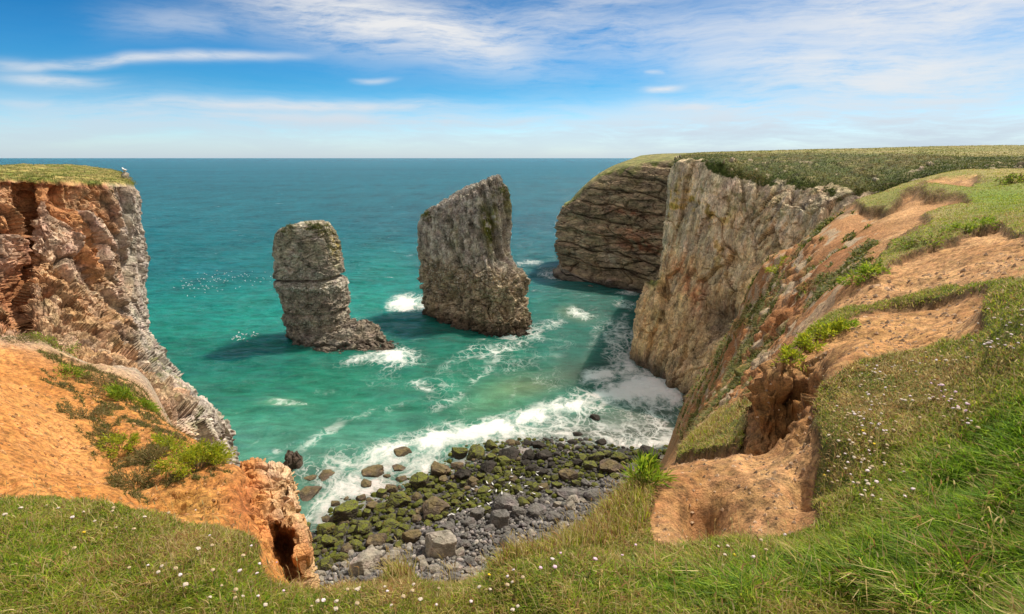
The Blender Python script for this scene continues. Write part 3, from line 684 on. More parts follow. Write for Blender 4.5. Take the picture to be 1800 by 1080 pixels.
def build_headland():
    cols = [
     [(-330,300,120),(-300,296,75),(-280,308,40),(-260,318,30),(-250,360,29.5),(-250,450,28),(-250,540,26),(-230,620,23),(-200,700,20),(-180,800,17)],
     [(-20,299,115),(-10,294,75),(0,306,45),(0,319,33),(0,350,32.6),(0,420,31.5),(5,500,30.5),(10,570,29),(20,620,26),(40,720,22)],
     [(40,299,115),(40,293,75),(42,307,46),(45,320,35),(42,350,35.8),(40,420,36.8),(38,500,37),(36,570,36.5),(45,640,33),(70,740,27)],
     [(85,299,115),(85,293,75),(80,308,47),(75,321,36),(75,350,35.5),(70,420,34.5),(58,500,32),(56,570,29),(90,630,26),(130,720,22)],
     [(140,301,115),(140,295,75),(140,309,50),(140,327,39),(140,350,38.7),(140,420,37),(140,500,34.5),(150,580,31),(180,650,27),(230,740,22)],
     [(185,303,115),(182,300,75),(192,313,52),(200,328,42),(200,350,41.8),(203,420,41),(208,500,39.5),(215,580,36),(240,650,31),(300,740,25)],
     [(205,306,110),(208,305,72),(220,317,54),(231,329,45.5),(236,350,45),(240,420,44.7),(245,500,44.3),(250,570,43.5),(282,640,39),(366,735,31)],
     [(212,310,105),(216,309,72),(226,318,56),(236,330,49),(240,350,49),(244,420,49),(250,500,49),(255,570,48),(296,645,43),(400,770,34)],
     [(200,316,105),(206,314,85),(212,318,75),(218,330,68),(220,350,68),(226,420,68),(232,500,68),(238,570,66),(280,680,58),(388,790,46)]]
    for c in cols:
        px, py, Y = c[-1]; x, y, z = P(px, py, Y); c.append((px+14, py+110, Y*.93)); c.append((px+20, py+420, Y*.9))
    G, r, c = loft(cols, 520, 520)
    px, py = proj(G)
    q = G
    n1 = fbm(q/3.2, 4); n2 = fbm(q/.8+4, 4); n3 = fbm(q/1.6+40, 4)
    turf = turf_of(r, 3.05, G, n1+.6*n2)
    mask = (.12+.88*sst(r, 2.9, 3.6))
    gg = sst(px-np.interp(py, [320, 400, 500, 600, 700, 800], [180, 190, 210, 222, 296, 376]), -10, 20)
    V, r1, r2, cr = rockify(G, 1.9, 1.05, 1, (.9, .9, 1.7), mask*(1-.4*gg), soft=.10)
    V[..., 2] += turf*.22 + (r < 3)*(.10*n2+.25*n1*(r < 2.4))
    orange = lerp(C(.40, .19, .08), C(.46, .29, .165), sst(n1, -.3, .4)); orange = lerp(orange, C(.36, .13, .045), sst(n3, .05, .5)*.8)
    red = C(.34, .125, .055)
    tan = lerp(C(.36, .235, .13), C(.45, .32, .20), r1[..., 1])
    grey = lerp(C(.29, .25, .205), C(.42, .375, .32), r1[..., 2]); grey = lerp(grey, C(.24, .22, .20), sst(n3, .1, .5)*.6)
    low = sst(py, 430, 520)
    pinkgrey = lerp(C(.40, .30, .235), C(.48, .39, .32), r2[..., 1]); orange = lerp(orange, pinkgrey, sst(r1[..., 3], .55, .72)*.75)
    base = lerp(orange, tan, low*(.55+.4*r2[..., 1][..., None]) if False else low*.62)
    g = sst(px-np.interp(py, [320, 400, 500, 600, 700, 800], [175, 185, 205, 215, 290, 370])+22*n1*1.5+12*n2, -30, 44)
    base = lerp(base, grey, g)
    top = sst(py, 365, 328)*(1-g*.6); base = lerp(base, lerp(red, orange, .3+.5*r2[..., 2]), top*.8)
    base = lerp(base, C(.30, .105, .035), np.minimum(1, .85*blob(px, py, 30, 500, 30, 110)))
    base = lerp(base, orange, np.minimum(.75, .9*blob(px, py, 150, 410, 40, 60)))
    base = base*(.80+.40*r2[..., 3])[..., None]
    greenery = sst(n2+.35*n1, .10, .35)*np.minimum(1, blob(px, py, 330, 690, 60, 70)*1.2+.9*blob(px, py, 275, 600, 20, 50)+.8*blob(px, py, 170, 325, 50, 14))
    base = lerp(base, lerp(C(.10, .14, .02), C(.20, .20, .04), sst(n3, -.3, .3)), greenery*.9)
    soilband = sst(r, 2.98, 3.06)*sst(r, 3.45, 3.15)*(1-g); base = lerp(base, C(.20, .07, .03), soilband*.7*(1-turf))
    grass = lerp(C(.15, .175, .032), C(.27, .21, .07), sst(n1+.7*n2, -.35, .4))
    col = lerp(base, grass, turf)
    o = put('headland', mesh_np('headland', V, grid_quads(*G.shape[:2]), cols=np.clip(col, 0, 1), smooth=False), M_CLIFF)
    tag(o, kind='structure')
    return V, turf
HV, HT = build_headland()
log('headland')

def strata_disp(G, h, amp, dipx=0.0, dipy=0.0, seed=0):
    s = (G[..., 2]+dipx*G[..., 0]+dipy*G[..., 1])/h + .5*fbm(G/14.0+seed, 3)
    i = np.floor(s).astype(int); f = s-i
    a = _rnd[(i+seed) & 255, 0]; b = _rnd[(i+1+seed) & 255, 0]
    w = sst(f, .80, 1.0); v = a*(1-w)+b*w
    return amp*(v-.5)-amp*.5*np.exp(-((f-.03)/.05)**2), _rnd[(i+seed) & 255]

def build_far_headland():
    cols = [ # inland skyline (rows 0-1), cliff edge (row 2), face down to the sea
     [(1125,290,262),(1060,312,255),(1030,345,250),(1010,372,248),(1000,420,246),(1000,460,244),(1000,480,242),(1000,490,240)],
     [(1122,276,262),(1050,308,240),(1005,350,226),(984,380,218),(976,420,214),(978,455,212),(977,464,209),(975,492,208)],
     [(1124,274,262),(1062,300,232),(1024,333,214),(1008,385,209),(1000,430,206),(1003,468,204),(1004,478,201),(1006,504,199)],
     [(1140,272,262),(1095,287,226),(1062,307,208),(1050,385,202),(1042,440,199),(1040,482,197),(1040,492,193),(1042,515,191)],
     [(1160,270.5,262),(1130,281,222),(1100,294,204),(1092,385,196),(1086,440,192),(1084,490,190),(1083,500,186),(1085,521,184)],
     [(1190,269.5,262),(1165,276,216),(1145,285,200),(1138,385,191),(1132,440,186),(1130,495,183),(1128,506,179),(1130,524,177)],
     [(1230,268.5,262),(1210,273,210),(1200,281,196),(1195,385,184),(1192,440,178),(1190,495,174),(1188,508,170),(1190,528,168)],
     [(1300,267.5,262),(1300,271,205),(1300,279,190),(1295,385,176),(1292,440,168),(1290,495,164),(1288,508,160),(1290,540,158)]]
    for c in cols:
        px, py, Y = c[-1]; c.append((px, py+14, Y*.995))
    G, r, c = loft(cols, 420, 420); px, py = proj(G)
    n1 = fbm(G/9.0, 4); n2 = fbm(G/2.4+4, 4); n3 = fbm(G/5+40, 4)
    sd, sr = strata_disp(G, 5.2, 2.4, .10, -.02, 3)
    turf = turf_of(r, 2.12+.38*sst(c, 3.0, .8), G, n1+.8*n2, .30)
    mask = .05+.95*sst(r, 2.0, 2.5)
    V, r1, r2, cr = rockify(G, 5.0, 1.3, 2, (1.9, 1.9, .65), mask, strata=sd)
    base = lerp(C(.25, .19, .125), C(.42, .33, .22), sr[..., 1]); base = lerp(base, C(.37, .285, .19), .4)
    base = lerp(base, C(.17, .13, .095), sst(n3, .05, .5)*.5)
    base = lerp(base, C(.34, .15, .085), np.minimum(1, 1.1*blob(px, py, 1125, 432, 50, 16, 15)+.8*blob(px, py, 1110, 375, 50, 6, 8)+.6*blob(px, py, 1120, 408, 60, 5, 8))*sst(n2, -.4, .2))
    base = lerp(base, C(.46, .41, .32), np.minimum(.9, .9*blob(px, py, 1075, 455, 22, 12, 35)+.8*blob(px, py, 1130, 450, 40, 6, 8)+.5*blob(px, py, 1010, 440, 20, 40))*sst(n2, -.3, .3))
    base = base*(.80+.4*r2[..., 3])[..., None]
    base = base*C(.80, .75, .68)
    shelf = sst(r, 5.3, 5.9); base = lerp(base, C(.20, .165, .13), shelf*.8)
    tide = sst(V[..., 2], 3.0, .6); base = lerp(base, C(.055, .046, .036), tide*.85)
    green = sst(n1+.6*n2, -.05, .35)*sst(py, 350, 290)*sst(r, 3.4, 2.4); base = lerp(base, lerp(C(.075, .095, .02), C(.14, .135, .04), sst(n2, -.3, .3)), green*.8)
    grass = lerp(C(.13, .135, .035), C(.22, .19, .065), sst(n1+.7*n2, -.35, .4))
    col = lerp(base, grass, turf)
    o = put('headland', mesh_np('far_headland', V, grid_quads(*G.shape[:2]), cols=np.clip(col, 0, 1), smooth=False), M_FARCLIFF)
    tag(o, kind='structure')
build_far_headland()
log('far headland')

def build_cliff():
    cols = [ # skyline, plateau rim, rock edge, face, foot
     [(1240,285,262),(1210,284,170),(1204,288,150),(1196,330,148),(1188,400,147),(1180,470,146),(1160,520,145),(1150,560,144),(1150,610,143)],
     [(1225,269,262),(1196,275,150),(1188,285,123),(1180,330,121.5),(1172,400,120.5),(1162,470,119.5),(1136,515,119),(1119,560,118),(1113,634,116)],
     [(1240,268,262),(1225,272,145),(1222,282,119),(1214,330,117.5),(1206,400,116.5),(1196,470,115),(1180,520,114),(1160,575,112.5),(1136,655,110.5)],
     [(1280,267,262),(1262,271,140),(1262,287,114),(1250,340,112),(1240,410,110.5),(1228,480,109),(1212,540,107.5),(1192,600,106),(1163,680,104)],
     [(1340,265.5,262),(1330,271,132),(1326,306,110),(1312,350,107.5),(1300,420,105),(1284,490,103),(1262,555,101),(1236,630,98.5),(1197,716,95.5)],
     [(1430,263,262),(1420,270,124),(1418,322,101),(1402,360,98.5),(1386,425,96),(1366,495,93.5),(1338,560,91.5),(1298,640,89),(1246,740,86)],
     [(1520,261,262),(1510,271,116),(1506,335,94),(1488,370,91.5),(1470,430,89),(1448,500,87),(1416,570,85),(1370,660,83),(1310,770,80)],
     [(1620,258,262),(1610,272,110),(1604,320,90),(1590,370,87),(1575,430,85),(1556,500,83),(1520,570,81),(1470,660,80),(1410,780,78)],
     [(1720,256,262),(1715,276,104),(1712,303,84),(1712,330,80),(1712,380,79),(1700,450,78),(1680,540,77),(1640,660,76),(1600,800,75)],
     [(1850,255,262),(1850,276,100),(1850,301,82),(1850,320,78),(1850,380,77),(1850,450,76),(1840,540,75),(1820,660,74),(1800,800,73)],
     [(2200,254,262),(2200,274,98),(2200,300,80),(2200,320,76),(2200,380,75),(2200,450,74),(2200,540,73),(2200,660,72),(2200,800,71)]]
    G, r, c = loft(cols, 620, 640); px, py = proj(G)
    n1 = fbm(G/6.0, 4); n2 = fbm(G/1.6+4, 4); n3 = fbm(G/3.2+40, 4)
    # the slope between rim and rock is rough grass; bare rock breaks through
    edge = np.interp(c, [0, 1, 2, 3, 4, 5, 6, 7, 8, 9, 10], [2.0, 1.95, 2.0, 2.2, 2.15, 2.15, 2.25, 2.3, 2.1, 2.1, 2.1])
    outc = sst(n3+.5*n2, .30, .42)*sst(r, 1.25, 1.5)
    turf = turf_of(r, edge+.12, G, n1*.9+.8*n2, .85)*(1-outc)
    mask = .08+.92*sst(r+.25*n1, edge-.2, edge+.75); mask = np.maximum(mask, outc*.55)
    sd, sr = strata_disp(G, 5.5, .35, .35, .15, 40)
    slab = fbm(G/np.array([2.6, 2.6, 16.0]), 4, .55, ridge=True)*.35 - 3.2*blob(px, py, 1262, 562, 24, 34, 20) - 2.0*np.exp(-((px-np.interp(py, [480, 600], [1163, 1172]))/4)**2)*sst(py, 478, 500)*sst(py, 620, 580)
    V, r1, r2, cr = rockify(G, 6.5, 1.25, 3, (.7, .7, 2.3), mask, strata=sd+slab, lump=.25)
    V[..., 2] += (1-mask)*(.35*n1+.5*n2*sst(r, .95, 1.1))
    grey = lerp(C(.44, .375, .29), C(.56, .50, .41), r1[..., 1]); grey = lerp(grey, C(.235, .215, .195), sst(n3, .05, .5)*.6)
    tan = lerp(C(.50, .365, .205), C(.58, .44, .26), r2[..., 1])
    base = lerp(grey, tan, sst(n1+.3*(py-430)/100, -.25, .45)*.8)
    base = lerp(base, C(.52, .36, .07), np.minimum(1, sst(n2+.4*n1, -.05, .3)*(1.0*blob(px, py, 1195, 355, 34, 34)+.6*blob(px, py, 1255, 372, 30, 26)+.55*blob(px, py, 1260, 430, 20, 50))))
    base = lerp(base, C(.46, .235, .135), np.minimum(1, .9*blob(px, py, 1210, 500, 16, 30, -10)+.8*blob(px, py, 1225, 520, 12, 40)+.5*blob(px, py, 1190, 470, 20, 20))*sst(n2, -.4, .2))
    streak = fbm(G/np.array([1.1, 1.1, 14.0]), 4); base = lerp(base, C(.19, .175, .17), sst(streak, .05, .4)*sst(px, 1280, 1400)*.75)
    base = base*(.82+.36*r2[..., 3])[..., None]
    base = lerp(base, C(.16, .135, .115), np.minimum(.8, blob(px, py, 1262, 560, 40, 50)*.9+.45*blob(px, py, 1180, 660, 60, 40)))  # recess under the overhang painted dark, its shade put into the rock colour
    base = base*C(1.12, 1.01, .84)
    tide = sst(V[..., 2]+1.2*n1, 4.2, .8); base = lerp(base, C(.075, .062, .05), tide*.85)
    gr = sst(n2+.4*n1, .12, .36)*sst(r, 5.2, 3.2); base = lerp(base, lerp(C(.09, .11, .022), C(.17, .15, .05), sst(n3, -.3, .3)), gr*.55)
    base = lerp(base, C(.13, .14, .03), np.minimum(.9, 1.2*blob(px, py, 1150, 497, 10, 8)))
    green = lerp(C(.065, .085, .018), C(.14, .12, .038), sst(n1+.8*n2, -.3, .45)); green = lerp(green, C(.17, .12, .055), sst(n3, .2, .6)*.5)
    field = lerp(C(.155, .165, .038), C(.27, .215, .085), sst(fbm(G/np.array([22, 9, 9.]), 4), -.25, .35))
    green = lerp(green, field, sst(r+.25*n2, 1.02, .93))
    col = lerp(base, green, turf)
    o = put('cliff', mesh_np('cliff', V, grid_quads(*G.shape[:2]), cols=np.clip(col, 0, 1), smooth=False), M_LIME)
    tag(o, kind='structure')
    return V, r, c, turf
KV, KR, KC, KTURF = build_cliff()
log('cliff')

# ------------------------------------------------------------------ sea stacks: stacked leaning rings, closed on top
def ring_stack(levels, n_r, n_c, power=2.6, cap=10):
    """levels: (left px, left py, right px, right py, Yleft, Yright, half depth in metres)"""
    L = np.array([np.r_[P(l[0], l[1], l[4]), P(l[2], l[3], l[5]), l[6]] for l in levels])
    pr = np.interp(np.linspace(0, 1, n_r), np.linspace(0, 1, len(L)), np.arange(len(L)))
    D = np.hypot(*(np.diff((L[:, :3]+L[:, 3:6])/2, axis=0)[:, [0, 2]].T))+.4; cs = np.r_[0, np.cumsum(D)]
    pr = np.interp(np.linspace(0, cs[-1], n_r), cs, np.arange(len(L)))
    K = pchip(L, pr); th = np.linspace(0, 2*np.pi, n_c, endpoint=False)
    cth, sth = np.cos(th), np.sin(th); e = 2/power
    u = np.sign(cth)*np.abs(cth)**e; w = np.sign(sth)*np.abs(sth)**e
    ctr = (K[:, :3]+K[:, 3:6])/2; half = (K[:, 3:6]-K[:, :3])/2
    nrm = np.stack([half[:, 1], -half[:, 0], 0*half[:, 0]], -1); nrm /= np.linalg.norm(nrm, axis=1)[:, None]
    G = ctr[:, None]+half[:, None]*u[None, :, None]-nrm[:, None]*w[None, :, None]*K[:, 6][:, None, None]
    # cap: shrink the top ring to its middle
    t = np.linspace(0, 1, cap+1)[:-1][:, None, None]; tc = G[0].mean(0)
    capr = tc+(G[0][None]-tc)*np.sqrt(np.maximum(t, 1e-4)); capr[..., 2] += (1-t[..., 0])*.5
    G = np.concatenate([capr, G]); pr = np.r_[np.full(cap, -1.0)+np.linspace(0, 1, cap+1)[:-1], pr]
    return G, np.repeat(pr[:, None], n_c, 1), np.repeat(th[None], len(G), 0)
def stack_normals(G):
    dj = np.roll(G, -1, 1)-np.roll(G, 1, 1); di = np.gradient(G, axis=0); n = np.cross(dj, di)
    n /= np.maximum(np.linalg.norm(n, axis=-1, keepdims=True), 1e-9)
    out = G-G.mean((0, 1)); return n if (np.sum(n*out, -1) > 0).mean() > .5 else -n

def tufts_mesh(name, pts, nb, length, width, cols, seed=0, lean=.5, spread=.1):
    """grass-like tufts: nb blades at every point"""
    r = np.random.default_rng(seed); n = len(pts)*nb
    base = np.repeat(np.asarray(pts), nb, 0)+np.c_[r.normal(size=(n, 2))*spread, np.zeros(n)]
    return blades(name, base, length*(.5+r.random(n)), width*(.7+.6*r.random(n)), np.asarray(cols)[r.integers(0, len(cols), n)], r, lean)
def blades(name, base, Ln, Wd, col, r, lean=.5, wind=(0, 0)):
    n = len(base); az = r.random(n)*2*np.pi; le = lean*(.25+r.random(n))
    d = np.stack([np.cos(az)*le+wind[0], np.sin(az)*le+wind[1], np.ones(n)], -1); d /= np.linalg.norm(d, axis=1)[:, None]
    f = r.random(n)*2*np.pi; s = np.stack([np.cos(f), np.sin(f), np.zeros(n)], -1)*(Wd/2)[:, None]
    mid = base+d*(Ln*.5)[:, None]; d2 = d+np.stack([np.cos(az)*le*.9+wind[0], np.sin(az)*le*.9+wind[1], -.25-.35*le], -1)
    tip = mid+d2*(Ln*.5)[:, None]; b0 = base-d*(Ln*.08)[:, None]
    V = np.stack([b0-s, b0+s, mid-s*.8, mid+s*.8, tip], 1).reshape(-1, 3)
    k = np.arange(n)[:, None]*5
    q = k+np.array([[0, 1, 3, 2]]); t = k+np.array([[2, 3, 4]])
    return mesh_np(name, V, q, t, cols=np.repeat(col, 5, 0))

def build_small_stack():
    lv = [(512,395,566,390,133,132.5,3.0),(500,400,575,394,133.5,132.5,4.4),(491,414,584,408,134,132,5.4),(487,445,592,432,134.5,132,6.0),(489,474,598,466,134.5,132,6.2),(490,486,600,486,134.5,132,6.1),(493,494,603,501,134.5,132,6.4),
          (500,520,606,523,134.5,132,6.4),(509,545,606,547,134.5,131.5,6.2),(512,570,607,568,134.5,131.5,6.2),(513,588,606,586,134,131,6.0),(513,600,606,598,134,131,6.0)]
    lv = [(a+4, b, c_-3, d_, e, f_, h*.95) for a, b, c_, d_, e, f_, h in lv]
    G, r, th = ring_stack(lv, 460, 620, 3.0); px, py = proj(G)
    Nn = stack_normals(G); q = G
    d1, r1, c1 = blocks(q+3, 3.0, 1.2, (1.2, 1.2, .8)); d2, r2, c2 = blocks(q+60, 1.1, .42, (1.3, 1.3, .6)); d3, r3, c3 = blocks(q+90, .45, .18, (1.2, 1.2, .6))
    z = G[..., 2]; n1 = fbm(q/4.0, 4); n2 = fbm(q/1.2, 4)
    layers = 0
    flute = fbm(q/np.array([1.0, 1.0, 9.0]), 4, ridge=True)*.35*sst(py, 470, 520)*sst(py, 590, 560)
    gap = -1.5*np.exp(-((r-5.05+.05*n1)/.16)**2) + .45*np.exp(-((r-6.0)/.35)**2) - .6*np.exp(-((r-7.9+.1*n1)/.12)**2) + .25*np.exp(-((r-8.3)/.25)**2)-.7*np.exp(-((r-10.0)/.22)**2)
    m = sst(r, -.9, .6)*.8+.2
    V = G+Nn*((d1*.3+d2*.65+d3+.6*n1+flute+gap)*m)[..., None]
    base = lerp(C(.36, .305, .235), C(.49, .43, .35), r2[..., 1]); base = lerp(base, C(.20, .165, .135), sst(n1, -.2, .4)*.55)
    base = lerp(base, C(.34, .30, .15), sst(py, 490, 420)*sst(n1, -.5, .5)*.55); base = lerp(base, C(.29, .225, .17), sst(py, 495, 540)*.55)
    base = lerp(base, C(.36, .26, .03), np.minimum(.8, .9*blob(px, py, 588, 425, 10, 30))*sst(n2, -.2, .2))
    base = base*C(.86, .88, .90); base = lerp(base, C(.05, .042, .033), sst(z, 3.5, .8)*.85)
    gu = np.clip(.42+.9*np.exp(-((r-6.0)/.3)**2)+.55*sst(r, 1.2, .2)+.5*np.exp(-((r-8.5)/.3)**2)+.3*sst(px, 575, 600)-.6*sst(z, 5, 2), 0, 1.2)
    root = put('sea_stack', None); root.location = tuple(P(560, 598, 132)); root.location.z = 0
    tag(root, 'smaller sea stack cracked across its middle, with a low ledge running into the sea', 'sea stack')
    off = np.array(root.location)
    put('rock_tower', mesh_np('rock_tower', V-off, grid_quads(*G.shape[:2], closed=True), cols=np.clip(base, 0, 1), attrs={'guano': gu}, smooth=False), M_STACK, root)
    # ledge at the foot
    lv = [(520,592,640,572,133,129.5,2.5),(514,586,668,590,133,127,6.5),(512,592,676,600,133,126,7.2),(514,600,690,616,132.5,123,7.4),(516,606,704,626,132,121,7.4),(516,612,712,636,131,119.5,7.0)]
    lv = [(545,588,640,566,131,132,3.0),(520,578,655,573,133,130.5,5.2),(513,582,676,603,133,126.5,6.2),(513,593,700,618,132.5,122.5,6.4),(515,602,716,627,132,120.5,6.2),(516,612,722,638,131,118.5,6.0)]
    G, r, th = ring_stack(lv, 170, 520, 2.0); px, py = proj(G); Nn = stack_normals(G)
    d1, r1, c1 = blocks(G+7, 2.2, .9, (1.3, 1.3, .6)); d2, r2, c2 = blocks(G+70, .8, .35, (1.3, 1.3, .5))
    n1 = fbm(G/2.5, 4); V = G+Nn*((d1+d2+.5*n1)*.8)[..., None]
    base = lerp(C(.19, .16, .125), C(.26, .225, .185), r2[..., 1]); base = lerp(base, C(.13, .10, .07), sst(px, 600, 680)*.6)
    base = lerp(base, C(.065, .05, .038), sst(V[..., 2]+.6*n1, 2.6, .6)*.85)
    put('ledge', mesh_np('ledge', V-off, grid_quads(*G.shape[:2], closed=True), cols=np.clip(base, 0, 1), attrs={'guano': np.full(px.shape, .1)}, smooth=False), M_STACK, root)
    # a turf cap in two patches
    rr = np.random.default_rng(3); pts = []
    Gt = V
    return root, off
def stack_green(root, off, spots, seed):
    dg = bpy.context.evaluated_depsgraph_get(); r = np.random.default_rng(seed); pts = []
    for cx, cy, rx, ry, n in spots:
        for _ in range(n):
            hx, hy = cx+r.normal()*rx, cy+r.normal()*ry
            a, t = ray_px(hx, hy); d = Vector((a, 1, t)).normalized()
            for ch in root.children:
                inv = ch.matrix_world.inverted() if False else None
                o = Vector((0, 0, CZ))-Vector(off); ok, loc, nn, ix = ch.ray_cast(o, d)
                if ok: pts.append(tuple(loc)); break
    if pts:
        me = tufts_mesh('turf_patch', pts, 7, .55, .12, [(.075, .10, .02), (.12, .135, .03), (.17, .15, .045), (.05, .075, .018)], seed, .8, .22)
        put('turf_patch', me, M_LEAF, root)
SS, soff = build_small_stack()
log('small stack')

def build_big_stack():
    lv = [(800,343,880,314,160,152,2.6),(768,366,888,314,161,151,4.0),(750,377,893,325,161.5,150,5.4),(741,391,896,345,162,149.5,6.4),(739,412,897,375,162,149,7.0),(741,436,895,408,162,148,7.4),(745,460,892,436,162,147,7.8),
          (750,482,893,452,161.5,146,8.0),(753,497,903,472,161.5,144.5,8.2),(757,511,916,487,161.5,142.5,8.6),(758,521,922,503,161.5,141,8.8),(754,532,924,528,161.5,139.5,8.8),(752,541,924,548,161,138.5,8.8),(753,548,927,566,160.5,137,8.8),(756,556,931,588,159.5,135,8.6),(758,566,932,600,159,134.5,8.4)]
    lv = [(a+8, b, c_-11, d_, e, f_, h*.92) for a, b, c_, d_, e, f_, h in lv]
    G, r, th = ring_stack(lv, 560, 760, 2.7, 14); px, py = proj(G); Nn = stack_normals(G); q = G; z = G[..., 2]
    n1 = fbm(q/5.0, 4); n2 = fbm(q/1.4, 4)
    low = sst(py-np.interp(px, [740, 800, 860, 930], [440, 455, 470, 470])+14*n1, -10, 30)
    d1, r1, c1 = blocks(q+3, 4.0, 1.9, (.9, .9, 1.4)); d2, r2, c2 = blocks(q+60, 1.4, .75, (1.2, 1.2, .8)); d3, r3, c3 = blocks(q+90, .5, .30, (1, 1, .8))
    qs = q.copy(); qs[..., 0] += .14*q[..., 2]
    flute = 1.5*fbm(qs/np.array([1.7, 1.7, 26.0]), 5, .6, ridge=True)+.8*fbm(qs/np.array([4.5, 4.5, 40.0])+9, 3) - .35
    d = (1-low)*(flute+.12*d1+.12*d2+.3*d3)+low*(.7*d1+.9*d2+d3+.6*n1+.3*flute)
    # a deep diagonal cleft right of the middle, overhangs near the foot, a notched shoulder
    cl = np.interp(py, [330, 400, 440, 480], [845, 868, 872, 880]); d = d-1.6*np.exp(-((px-cl)/5.0)**2)*sst(py, 500, 450)*sst(py, 325, 350)
    cl2 = np.interp(py, [400, 450, 500], [770, 800, 830]); d = d-1.1*np.exp(-((px-cl2)/5)**2)*sst(py, 395, 420)*sst(py, 510, 480)
    cl3 = np.interp(py, [330, 430], [884, 886]); d = d-1.0*np.exp(-((px-cl3)/3)**2)*sst(py, 450, 430)
    d = d-2.6*np.maximum(0, blob(px, py, 790, 525, 16, 20))-1.8*blob(px, py, 848, 528, 10, 24)-1.6*blob(px, py, 895, 545, 9, 18)+.9*blob(px, py, 845, 490, 40, 16)
    m = sst(r, -.9, .5)*.85+.15
    V = G+Nn*(d*m)[..., None]
    base = lerp(C(.33, .265, .20), C(.45, .385, .31), r2[..., 1]); base = lerp(base, C(.55, .49, .41), sst(flute, .1, .8)*(1-low)*.6); base = lerp(base, C(.13, .10, .075), sst(fbm(qs/np.array([2.2, 2.2, 18.0])+3, 4), .12, .42)*.7)
    base = lerp(base, lerp(C(.34, .27, .18), C(.44, .36, .25), r3[..., 1]), low*.8); base = lerp(base, C(.20, .15, .11), sst(n1, .0, .5)*.45)
    lich = np.minimum(1, 1.1*blob(px, py, 855, 395, 9, 50, -8)+.8*blob(px, py, 868, 380, 8, 50)+.9*blob(px, py, 891, 350, 7, 34)+.4*blob(px, py, 800, 425, 10, 30))
    base = lerp(base, lerp(C(.22, .19, .015), C(.10, .105, .02), sst(n2, -.2, .3)), lich*sst(n2+.3*n1, -.35, .1))
    base = base*lerp(C(.80, .82, .84), C(.95, .94, .90), low)
    base = lerp(base, C(.085, .057, .038), sst(z+1.0*n1, 4.6, 2.2)*.8); base = lerp(base, C(.05, .04, .032), sst(z+.5*n1, 2.2, .6)*.8)
    gu = np.clip(.34+.9*sst(r, 2.0, .2)+.5*low*sst(py, 540, 490)-.7*sst(z, 6, 3)+.2*(r2[..., 0]-.5), 0, 1.2)
    root = put('sea_stack', None); root.location = tuple(P(850, 570, 149)); root.location.z = 0
    tag(root, 'taller sea stack of fluted grey rock with a slanting top and olive lichen streaks', 'sea stack')
    off = np.array(root.location)
    put('rock_tower', mesh_np('rock_tower', V-off, grid_quads(*G.shape[:2], closed=True), cols=np.clip(base, 0, 1), attrs={'guano': gu}, smooth=False), M_STACK, root)
    return root, off
BS, boff = build_big_stack()
bpy.context.view_layer.update()
stack_green(SS, soff, [(510, 398, 6, 3, 20), (553, 398, 10, 4, 60), (568, 408, 7, 6, 40), (495, 408, 3, 2, 10)], 4)
stack_green(BS, boff, [(750, 380, 5, 5, 60), (883, 335, 5, 5, 50), (892, 330, 3, 10, 30)], 5)
log('stacks')
# ------------------------------------------------------------------ rock pillar with a hollow, at the end of the left bank
def build_pillar():
    K = [[(420,826,7.6),(425,818,6.5),(425,870,5.7),(430,920,4.9),(440,970,4.25),(452,1012,3.75),(462,1060,3.4)],
         [(446,826,7.6),(452,816,6.5),(456,870,5.8),(462,915,5.1),(466,960,4.6),(470,1005,4.2),(476,1055,3.75)],
         [(474,836,7.5),(474,826,6.4),(476,880,5.75),(480,914,5.25),(484,955,5.45),(484,1000,4.95),(490,1050,4.1)],
         [(494,838,7.4),(496,830,6.3),(498,885,5.6),(502,918,5.1),(506,960,5.6),(504,1005,5.1),(506,1050,4.3)],
         [(508,846,7.3),(510,838,6.2),(518,890,5.5),(526,935,4.95),(530,968,4.75),(533,1008,4.65),(532,1050,4.5)],
         [(516,856,7.1),(518,850,6.2),(530,905,5.65),(538,950,5.25),(546,990,5.05),(551,1022,4.9),(550,1070,4.75)],
         [(514,866,7.3),(516,860,7.0),(526,912,6.7),(534,957,6.5),(540,997,6.3),(545,1032,6.1),(544,1085,5.9)]]
    G, r, c = loft(K, 330, 300); px, py = proj(G)
    Nn = toward(normals(G), G); n1 = fbm(G/.7, 4); n2 = fbm(G/.2, 4)
    d1, r1, c1 = blocks(G+2, .50, .16, (.8, .8, 1.5)); d2, r2, c2 = blocks(G+20, .16, .055, (.8, .8, 1.2))
    hard = sst(px-.25*(py-900), 455, 500); cave = np.minimum(1, 1.6*blob(px, py, 500, 975, 26, 44))
    d = (d1*.55*(.45+.55*hard)+d2+.04*n2+.07*n1)*(1-.75*cave)
    V = G+Nn*d[..., None]
    base = lerp(C(.50, .22, .07), C(.38, .14, .05), sst(n1, -.2, .4)); base = lerp(base, lerp(C(.52, .33, .17), C(.58, .42, .27), r1[..., 1]), hard*.85*(1-cave))
    base = lerp(base, C(.46, .18, .055), cave)
    me = mesh_np('rock_pillar', V, grid_quads(*G.shape[:2]), cols=np.clip(base, 0, 1), smooth=False)
    o = put('rock_pillar', me, mat_rock('ochre_rock', .16, .03, contrast=.45, cracks=.35))
    tag(o, 'ochre rock pillar with a deep shaded hollow at the end of the orange bank', 'rock outcrop')
build_pillar()

